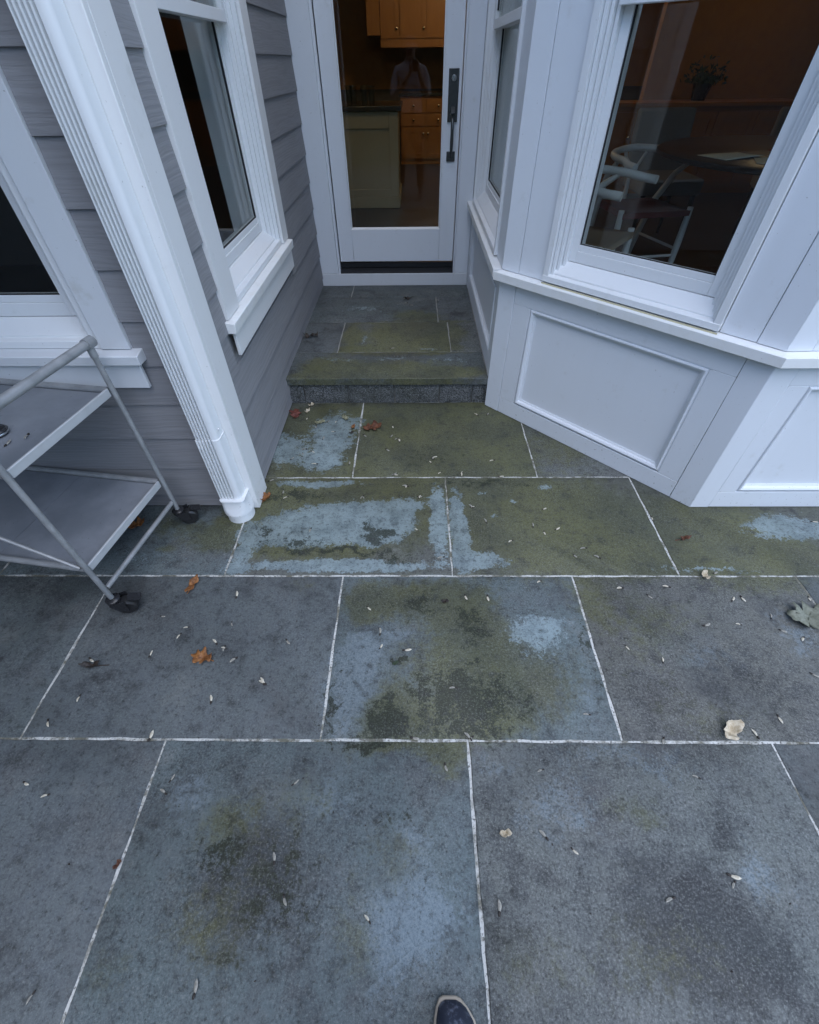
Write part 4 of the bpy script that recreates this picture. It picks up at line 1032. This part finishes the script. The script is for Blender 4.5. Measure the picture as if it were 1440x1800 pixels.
for i, (px, py, z, ol, sz, mt, cu, cr_, rz, stm, lb) in enumerate(LV):
    leaf('fallen_leaf', ol, sz * (.95 if ol is blob_ else 1.15), mt, cu, z + .0008, gz(px, py, z), rz, lb, 'leaf', stm, cr_, i + 5)
# maple seeds
def samara(mat, n):
    mb = MB(); prof = []
    for k in range(9):
        u = k / 8; w = .0052 * math.sin(math.pi * min(1, u * .9 + .12)) ** .7 * (.65 + .55 * u); prof.append((u, w))
    vs = []
    for u, w in prof:
        x = -.004 + .024 * u; yb = .004 * u * u; zc = .0016 + .0035 * math.sin(u * 2.6)
        vs += [(x, yb - w, zc - .0005), (x, yb, zc + .0012), (x, yb + w * .8, zc)]
    fs = [(3 * k + j, 3 * k + 3 + j, 3 * k + 4 + j, 3 * k + 1 + j) for k in range(8) for j in (0, 1)]
    mb.add(vs, fs, 0)
    vs = []; nn = 8
    for r_, x in ((.0008, -.0125), (.0030, -.010), (.0036, -.007), (.0028, -.0035), (.0008, -.001)):
        for k in range(nn): vs.append((x, math.cos(2 * math.pi * k / nn) * r_, .0028 + math.sin(2 * math.pi * k / nn) * r_ * .72))
    fs = [(i * nn + k, i * nn + (k + 1) % nn, (i + 1) * nn + (k + 1) % nn, (i + 1) * nn + k) for i in range(4) for k in range(nn)] + [tuple(range(nn))[::-1], tuple(range(4 * nn, 5 * nn))]
    mb.add(vs, fs, 1)
    o = mb.build('maple_seed', [mat, 'leaf_dark'], local=True); col.objects.unlink(o); return o
protos = [samara('seed_wing', 0), samara('seed_wing', 1), samara('seed_wing_grey', 2)]
SP = []
SP += [(380 + x * .7361, 800 + y * .7361) for x, y in ((363,365),(392,425),(393,460),(453,467),(569,556),(648,340),(773,302),(888,620),(979,458),(1067,493),(1078,315),(1032,337),(967,318),(1233,347),(1255,342),(1325,388),(1350,420),(1402,438),(1425,525),(1343,628),(1290,670),(1068,680),(50,337),(38,402),(170,445),(20,460),(45,487),(115,545),(610,125),(645,160),(757,170),(783,185),(813,178),(705,205),(782,130),(855,240),(880,223),(540,245),(480,180),(350,100),(226,178),(160,92),(169,101),(913,245),(1190,283),(595,338),(610,676),(1040,150),(1425,160),(455,75),(425,47),(585,45),(485,102),(518,10),(678,52),(1415,342),(1250,405))]
SP += [(x, 1250 + y) for x, y in ((518,128),(302,121),(290,143),(45,127),(85,20),(83,148),(483,262),(500,330),(648,368),(57,500),(952,104),(1226,117),(958,220),(1008,245),(878,350),(1286,290),(1290,303),(1180,330),(783,97),(825,47),(727,48),(265,47),(344,493))]
SP += [(490 + x * .1597, 690 + y * .1597) for x, y in ((490,512),(610,435),(265,675),(415,375),(637,320),(780,790),(1235,490),(1305,510),(1330,540),(1190,633),(1255,375),(1275,905),(320,285),(940,475),(545,325),(410,790),(145,735),(295,628),(370,655))]
SP += [(400 + x * .3889, 450 + y * .3889) for x, y in ((1128,720),(920,935),(930,912),(1200,925),(1060,985),(963,980),(757,990),(810,1040),(615,1090),(865,1090),(1105,1135),(193,1018),(1175,718))]
SP += [(300 + x * .125, 1000 + y * .125) for x, y in ((130,935),(240,825),(640,1040),(765,1120))]
SP += [(265, 1152), (285, 1084), (372, 1232), (160, 1160), (140, 1226), (463, 1200), (1240, 1100)]
def where(p):
    x, y = p.x, p.y
    if y > 1.69: return ('on the step-side slab by the siding' if x < -.315 else 'on the wide slab below the step')
    if y > 1.08:
        if x < -.783: return 'on the slab beside the cart'
        if x < .153: return 'on the patchy slab by the downspout'
        if x < 1.073: return 'on the olive slab between downspout and bay'
        return 'on the slab along the bay'
    if y > .455:
        if x < -.294: return 'on the plain slab before the cart'
        if x < .637: return 'on the mossy central slab'
        return 'on the slab with the oak leaf'
    if x < -.775: return 'on the lower left slab'
    if x < .162: return 'on the slab under the shoe'
    return 'on the slab right of the shoe'
rnd = random.Random(21)
for i, (px, py) in enumerate(SP):
    p = gz(px, py); k = rnd.choice([0, 1, 2, 2])
    o = protos[k].copy(); col.objects.link(o)
    o.location = (p.x, p.y, .0006); s = rnd.uniform(.70, 1.1); o.scale = (s, s * rnd.uniform(.8, 1.1), s)
    o.rotation_euler = (rnd.uniform(-.12, .12), 0, rnd.uniform(0, 6.28))
    look = 'grey' if k == 2 else 'pale'; w_ = where(p)
    side = 'nearer the house' if p.y > {0: .12, 1: .77, 2: 1.37, 3: 2.02}[(p.y > .455) + (p.y > 1.08) + (p.y > 1.69)] else 'nearer the camera'
    tag(o, look + ' winged maple seed ' + w_ + ', ' + side, 'seed', 'winged maple seeds ' + w_)
for px, py in ((715, 533), (722, 537), (770, 529), (688, 613)):
    p = gz(px, py, LZ); o = protos[2].copy(); col.objects.link(o); o.location = (p.x, p.y, LZ + .0006); o.rotation_euler = (0, 0, rnd.uniform(0, 6.28))
    tag(o, 'grey winged maple seed lying on the landing before the door', 'seed', 'winged maple seeds on the landing')
for px, py in ((48, 766), (13, 781)):
    p = gz(px, py, .677); o = protos[2].copy(); col.objects.link(o); o.location = (p.x, p.y, .6756); o.rotation_euler = (0, 0, rnd.uniform(0, 6.28))
    tag(o, 'withered winged seed lying on the upper cart shelf', 'seed', 'seeds on the cart shelf')
# crumbs of leaf and bark: too many and too small to count
mb = MB(); rnd = random.Random(5)
def crumbs(n, x0, x1, y0, y1, z):
    for _ in range(n):
        x, y = rnd.uniform(x0, x1), rnd.uniform(y0, y1); s = rnd.uniform(.0012, .0042); a = rnd.uniform(0, 3.14)
        c, q = math.cos(a) * s, math.sin(a) * s
        mb.add([(x - c, y - q, z), (x + q * .5, y - c * .5, z), (x + c, y + q, z + .0012), (x - q * .5, y + c * .5, z), (x, y, z + s * .6)], [(0, 1, 4), (1, 2, 4), (2, 3, 4), (3, 0, 4), (3, 2, 1, 0)])
crumbs(90, -1.6, 1.7, -.1, 1.05, .0007); crumbs(70, -.7, 1.0, 1.1, 1.62, .0007); crumbs(60, -.72, .45, 1.72, 2.36, .0007)
crumbs(60, .18, .40, 3.18, 3.6, LZ + .0007); crumbs(40, -.74, .4, 2.4, 3.85, LZ + .0007); crumbs(60, -1.5, -.85, 1.30, 1.46, .0007); crumbs(40, -.75, -.60, 2.25, 2.37, .0007)
tag(mb.build('leaf_crumbs', 'leaf_dark'), 'tiny dark crumbs of leaf and bark scattered over paving and landing', 'debris', kind='stuff')

# ================================================================== PHOTOGRAPHER (shoe in view, body mirrored in the door)
def person():
    bx = -.055
    J = {}; V = []; Ed = []; Rd = []
    def v(name, p, r, parent=None):
        J[name] = len(V); V.append(p); Rd.append(r)
        if parent is not None: Ed.append((J[parent], J[name]))
    v('pelvis', (bx, -.38, .95), (.165, .12)); v('waist', (bx, -.385, 1.08), (.145, .105), 'pelvis'); v('chest', (bx, -.385, 1.25), (.17, .115), 'waist'); v('collar', (bx, -.385, 1.40), (.13, .085), 'chest')
    v('neck', (bx, -.37, 1.475), (.058, .06), 'collar'); v('jaw', (bx, -.345, 1.545), (.066, .078), 'neck'); v('brow', (bx, -.345, 1.635), (.078, .096), 'jaw'); v('crown', (bx, -.355, 1.705), (.055, .065), 'brow')
    for s, t in ((-1, 'l'), (1, 'r')):
        v('sh' + t, (bx + s * .165, -.385, 1.385), (.066, .062), 'collar'); v('ua' + t, (bx + s * .225, -.35, 1.27), (.054, .054), 'sh' + t); v('el' + t, (bx + s * .235, -.235, 1.13), (.042, .042), 'ua' + t)
        hx_ = s * .048
        v('fa' + t, (hx_ * 2.6 + bx * .3, -.12, 1.26), (.034, .034), 'el' + t); v('wr' + t, (hx_ * 1.35, -.055, 1.355), (.024, .022), 'fa' + t); v('pa' + t, (hx_ * 1.15, -.040, 1.395), (.021, .017), 'wr' + t)
        hipx = bx + s * .095
        fx = .082 if s > 0 else -.20; fy = -.275 if s > 0 else -.42
        v('hip' + t, (hipx, -.38, .87), (.098, .098), 'pelvis'); v('th' + t, (hipx * .7 + fx * .3, -.37 + (.02 if s > 0 else 0), .70), (.084, .086), 'hip' + t); v('kn' + t, (hipx * .4 + fx * .6, (-.36 + fy) / 2 + .03, .49), (.060, .062), 'th' + t)
        v('ca' + t, (fx, fy - .005, .31), (.058, .062), 'kn' + t); v('an' + t, (fx, fy, .125), (.05, .052), 'ca' + t)
        for f in range(4):
            z = 1.385 + .021 * f; L = (.85, .97, 1.0, .92)[f]
            v(f'f{t}{f}a', (hx_ * 1.02, -.028, z + .006), (.0088, .0088), 'pa' + t); v(f'f{t}{f}b', (hx_ * .93, -.008 - .004 * (3 - f), z + .014), (.0082, .0082), f'f{t}{f}a'); v(f'f{t}{f}c', (hx_ * (.93 - .28 * L), -.014 - .006 * (3 - f), z + .018), (.0072, .0072), f'f{t}{f}b')
        v('t' + t + 'a', (hx_ * 1.05, -.060, 1.405), (.0105, .0105), 'pa' + t); v('t' + t + 'b', (hx_ * .75, -.066, 1.432), (.0095, .0095), 't' + t + 'a'); v('t' + t + 'c', (hx_ * .5, -.060, 1.452), (.008, .008), 't' + t + 'b')
    me = bpy.data.meshes.new('person'); me.from_pydata(V, Ed, []); ob = bpy.data.objects.new('person', me); col.objects.link(ob)
    sk = ob.modifiers.new('skin', 'SKIN'); sk.use_smooth_shade = True
    for i, r_ in enumerate(Rd): me.skin_vertices[0].data[i].radius = r_; me.skin_vertices[0].data[i].use_root = (i == 0)
    sb = ob.modifiers.new('sub', 'SUBSURF'); sb.levels = 2; sb.render_levels = 2
    dg = bpy.context.evaluated_depsgraph_get(); m2 = bpy.data.meshes.new_from_object(ob.evaluated_get(dg)); ob.modifiers.clear(); ob.data = m2
    m2.materials.clear()
    for k in ('skin', 'shirt', 'trousers', 'hair'): m2.materials.append(M[k])
    for p in m2.polygons:
        c = p.center; r_ = 1
        if c.z < .985: r_ = 2
        elif c.z > 1.46 and abs(c.x - bx) < .12 and c.y < -.2: r_ = 3 if (c.z > 1.64 or c.y < -.40) and c.z > 1.56 else 0
        elif c.y > -.25: r_ = 0
        p.material_index = r_; p.use_smooth = True
    o = Vector((bx, -.35, 0)); m2.transform(Matrix.Translation(-o)); ob.location = o; WLOC[ob.name] = o
    tag(ob, 'photographer in pale shirt and dark trousers, shoe tip showing at the bottom edge', 'person')
    # face
    for s in (-1, 1):
        MB().lathe([(.001, -.011), (.008, -.008), (.0115, 0), (.008, .008), (.001, .011)], (bx + s * .031, -.262, 1.622), 12, axis=(0, 1, 0)).build('eye', 'chair_white', ob)
        MB().lathe([(.004, -.02), (.028, -.012), (.03, .004), (.014, .010)], (bx + s * .080, -.352, 1.605), 12, axis=(s, .3, 0)).build('ear', 'skin', ob)
    MB().tube([(bx, -.262, 1.628), (bx, -.245, 1.600), (bx, -.250, 1.585)], [.008, .015, .012], 10).build('nose', 'skin', ob)
    MB().tube([(bx - .024, -.272, 1.558), (bx, -.262, 1.556), (bx + .024, -.272, 1.558)], [.004, .007, .004], 8).build('mouth', 'red_cushion', ob)
    # shoes
    for fx, ty, an in ((.077, -.082, 4), (-.205, -.225, -6)):
        n = 20; rings = []
        secs = [(0, .012, .022), (.004, .022, .030), (.012, .031, .038), (.03, .040, .048), (.065, .047, .058), (.11, .0475, .070), (.15, .043, .090), (.185, .040, .118), (.22, .040, .140), (.255, .036, .145), (.278, .022, .140), (.284, .004, .10)]
        def fpos(x, d): a = R(an); return (fx + x * math.cos(a) - d * math.sin(a) * -1 * 0 + d * math.sin(a), ty - d * math.cos(a) + x * math.sin(a) * 0)
        def asym(d): return .008 * math.sin(min(1, d / .12) * math.pi) * (1 if fx > 0 else -1)
        for d, w, h in secs:
            w = max(w, .003); h = max(h, .016); ring = []
            for k in range(n):
                a = math.pi * k / (n - 1)
                ex = math.copysign(abs(math.cos(a)) ** .7, math.cos(a)); ring.append((*fpos(w * ex + asym(d), d), .018 + (h - .018) * math.sin(a) ** .8 if h > .018 else .018))
            rings.append(ring)
        vs = [p for r_ in rings for p in r_]; N = len(rings)
        fs = [(i * n + k, i * n + k + 1, (i + 1) * n + k + 1, (i + 1) * n + k) for i in range(N - 1) for k in range(n - 1)] + [(i * n, (i + 1) * n, (i + 1) * n + n - 1, i * n + n - 1) for i in range(N - 1)]
        sh = MB().add(vs, fs).build('shoe', 'shoe_leather', ob)
        ol = []
        for d, w, h in [(-.006, .010, 0), (-.002, .020, 0)] + secs[2:-1] + [(.288, .012, 0)]:
            ol.append((d, w + .0045))
        loop = [fpos(w + asym(d), d) for d, w in ol] + [fpos(-w + asym(d), d) for d, w in ol[::-1]]
        L = len(loop); mb = MB(); mb.add([(x, y, .001) for x, y in loop] + [(x, y, .019) for x, y in loop], [tuple(range(L))[::-1], tuple(range(L, 2 * L))] + [(i, (i + 1) % L, L + (i + 1) % L, L + i) for i in range(L)])
        mb.build('sole', 'shoe_welt', sh, .003)
    # phone in the hands
    mb = MB(); c = Vector((0, 0, CAMH)); r_ = Vector(rt); u_ = -Vector(dn); b_ = -Vector(fw)
    def q(x, y, z): return c + r_ * x + u_ * y + b_ * z
    mb.hexa([q(-.025, -.13, .003), q(.048, -.13, .003), q(.048, .018, .003), q(-.025, .018, .003), q(-.025, -.13, .011), q(.048, -.13, .011), q(.048, .018, .011), q(-.025, .018, .011)])
    tag(mb.build('phone', 'black_plastic', None, .003), 'black phone held up by the photographer', 'phone')
person()

# ================================================================== GARDEN BEHIND (mirrored in the panes)
def tree(x, y, h, rad, seed, label, mat='foliage'):
    rnd = random.Random(seed); r = empty('garden_tree', (x, y, -.06)); tag(r, label, 'tree', 'trees at the end of the garden')
    mb = MB(); top = Vector((rnd.uniform(-.2, .2), rnd.uniform(-.2, .2), h * .62))
    mb.tube([(0, 0, 0), (.03, .02, h * .2), top * .7, top], [.17, .13, .09, .05], 10)
    tips = []
    for k in range(9):
        a = k * 2.4 + rnd.uniform(-.3, .3); z = h * rnd.uniform(.3, .6); e = Vector((math.cos(a) * rad * .7, math.sin(a) * rad * .7, z + h * rnd.uniform(.08, .3)))
        mb.tube([(0, 0, z), e * .5 + Vector((0, 0, z * .5 + .1)), e], [.05, .035, .015], 7); tips.append(e)
    mb.build('trunk', 'bark', r, local=True)
    N = 5200; cl = [t + Vector((rnd.gauss(0, .3), rnd.gauss(0, .3), rnd.gauss(0, .3))) for t in tips for _ in range(4)] + [Vector((rnd.gauss(0, rad * .35), rnd.gauss(0, rad * .35), h * rnd.uniform(.5, .95))) for _ in range(14)]
    g = np.random.default_rng(seed); ci = g.integers(0, len(cl), N); C = np.array([tuple(c) for c in cl])[ci] + g.normal(0, rad * .17, (N, 3))
    U = g.normal(0, 1, (N, 3)); U /= np.linalg.norm(U, axis=1)[:, None]; W = np.cross(U, g.normal(0, 1, (N, 3))); W /= np.linalg.norm(W, axis=1)[:, None]; s = g.uniform(.05, .10, (N, 1))
    V = np.stack([C - U * s, C + W * s * .5, C + U * s, C - W * s * .5], 1).reshape(-1, 3)
    mb = MB(); mb.v = [tuple(p) for p in V]; mb.f = [(4 * i, 4 * i + 1, 4 * i + 2, 4 * i + 3) for i in range(N)]; mb.m = [0] * N
    mb.build('crown', mat, r, local=True)
tree(-7.5, -5.0, 6.5, 2.3, 1, 'broad leafy tree left of the garden, mirrored in the bay glass', 'foliage_dark')
tree(-5.0, -8.5, 7.0, 2.4, 2, 'tall leafy tree at the garden end, left of centre')
tree(-.8, -10.5, 7.5, 2.6, 3, 'tall leafy tree straight behind the photographer', 'foliage_dark')
tree(4.2, -10.0, 6.5, 2.3, 4, 'leafy tree at the garden end, right of centre')
tree(-9.5, -.5, 6.0, 2.2, 6, 'leafy tree standing beside the house corner', 'foliage_dark')

def hedge(x0, x1, y, h, along_x, seed, label):
    """evergreen screen, added to darken what the panes mirror: dark twiggy core with leaf faces all over it"""
    g = np.random.default_rng(seed); L = x1 - x0
    P = (lambda a, d, z: (a, y + d, z)) if along_x else (lambda a, d, z: (y + d, a, z))
    c0 = P((x0 + x1) / 2, 0, -.06); r = empty('sky_screen_hedge', c0); tag(r, label, 'hedge', 'added hedges round the garden')
    n = int(L / .5); mb = MB(); vs = []; fs = []
    for i in range(n + 1):
        a = x0 + L * i / n; hh = h * (.82 + .1 * math.sin(a * 1.7) + .08 * math.sin(a * 4.1 + 1)); w = .45 + .12 * math.sin(a * 2.3)
        vs += [P(a, -w, -.06), P(a, -w, hh * .9), P(a, 0, hh), P(a, w, hh * .9), P(a, w, -.06)]
    for i in range(n):
        for k in range(4): fs.append((5 * i + k, 5 * i + k + 1, 5 * i + 5 + k + 1, 5 * i + 5 + k))
    fs += [(0, 1, 2, 3, 4), tuple(5 * n + k for k in (4, 3, 2, 1, 0))]
    mb.add(vs, fs); mb.build('twig_core', 'foliage_dark', r)
    N = int(L * h * 110); A = g.uniform(x0, x1, N); Z = g.uniform(0, 1, N) ** .9 * h * (.86 + .1 * np.sin(A * 1.7) + .1 * np.sin(A * 4.1 + 1)); D = np.where(g.uniform(0, 1, N) < .5, -1, 1) * (g.normal(.5, .13, N))
    C = np.stack([A, y + D, Z], 1) if along_x else np.stack([y + D, A, Z], 1)
    U = g.normal(0, 1, (N, 3)); U /= np.linalg.norm(U, axis=1)[:, None]; W = np.cross(U, g.normal(0, 1, (N, 3))); W /= np.linalg.norm(W, axis=1)[:, None]; s_ = g.uniform(.05, .11, (N, 1))
    V = np.stack([C - U * s_, C + W * s_ * .5, C + U * s_, C - W * s_ * .5], 1).reshape(-1, 3)
    mb = MB(); mb.v = [tuple(p) for p in V]; mb.f = [(4 * i, 4 * i + 1, 4 * i + 2, 4 * i + 3) for i in range(N)]; mb.m = [0] * N
    mb.build('leaves', 'foliage_dark', r)
hedge(-9.5, 9.0, -8.2, 3.9, True, 11, 'unseen evergreen hedge across the garden end, added to darken the door glass')  # added to hold bright low sky out of the reflections
hedge(-7.6, 1.0, -9.6, 3.6, False, 12, 'unseen evergreen hedge along the left garden side, added to darken the panes')
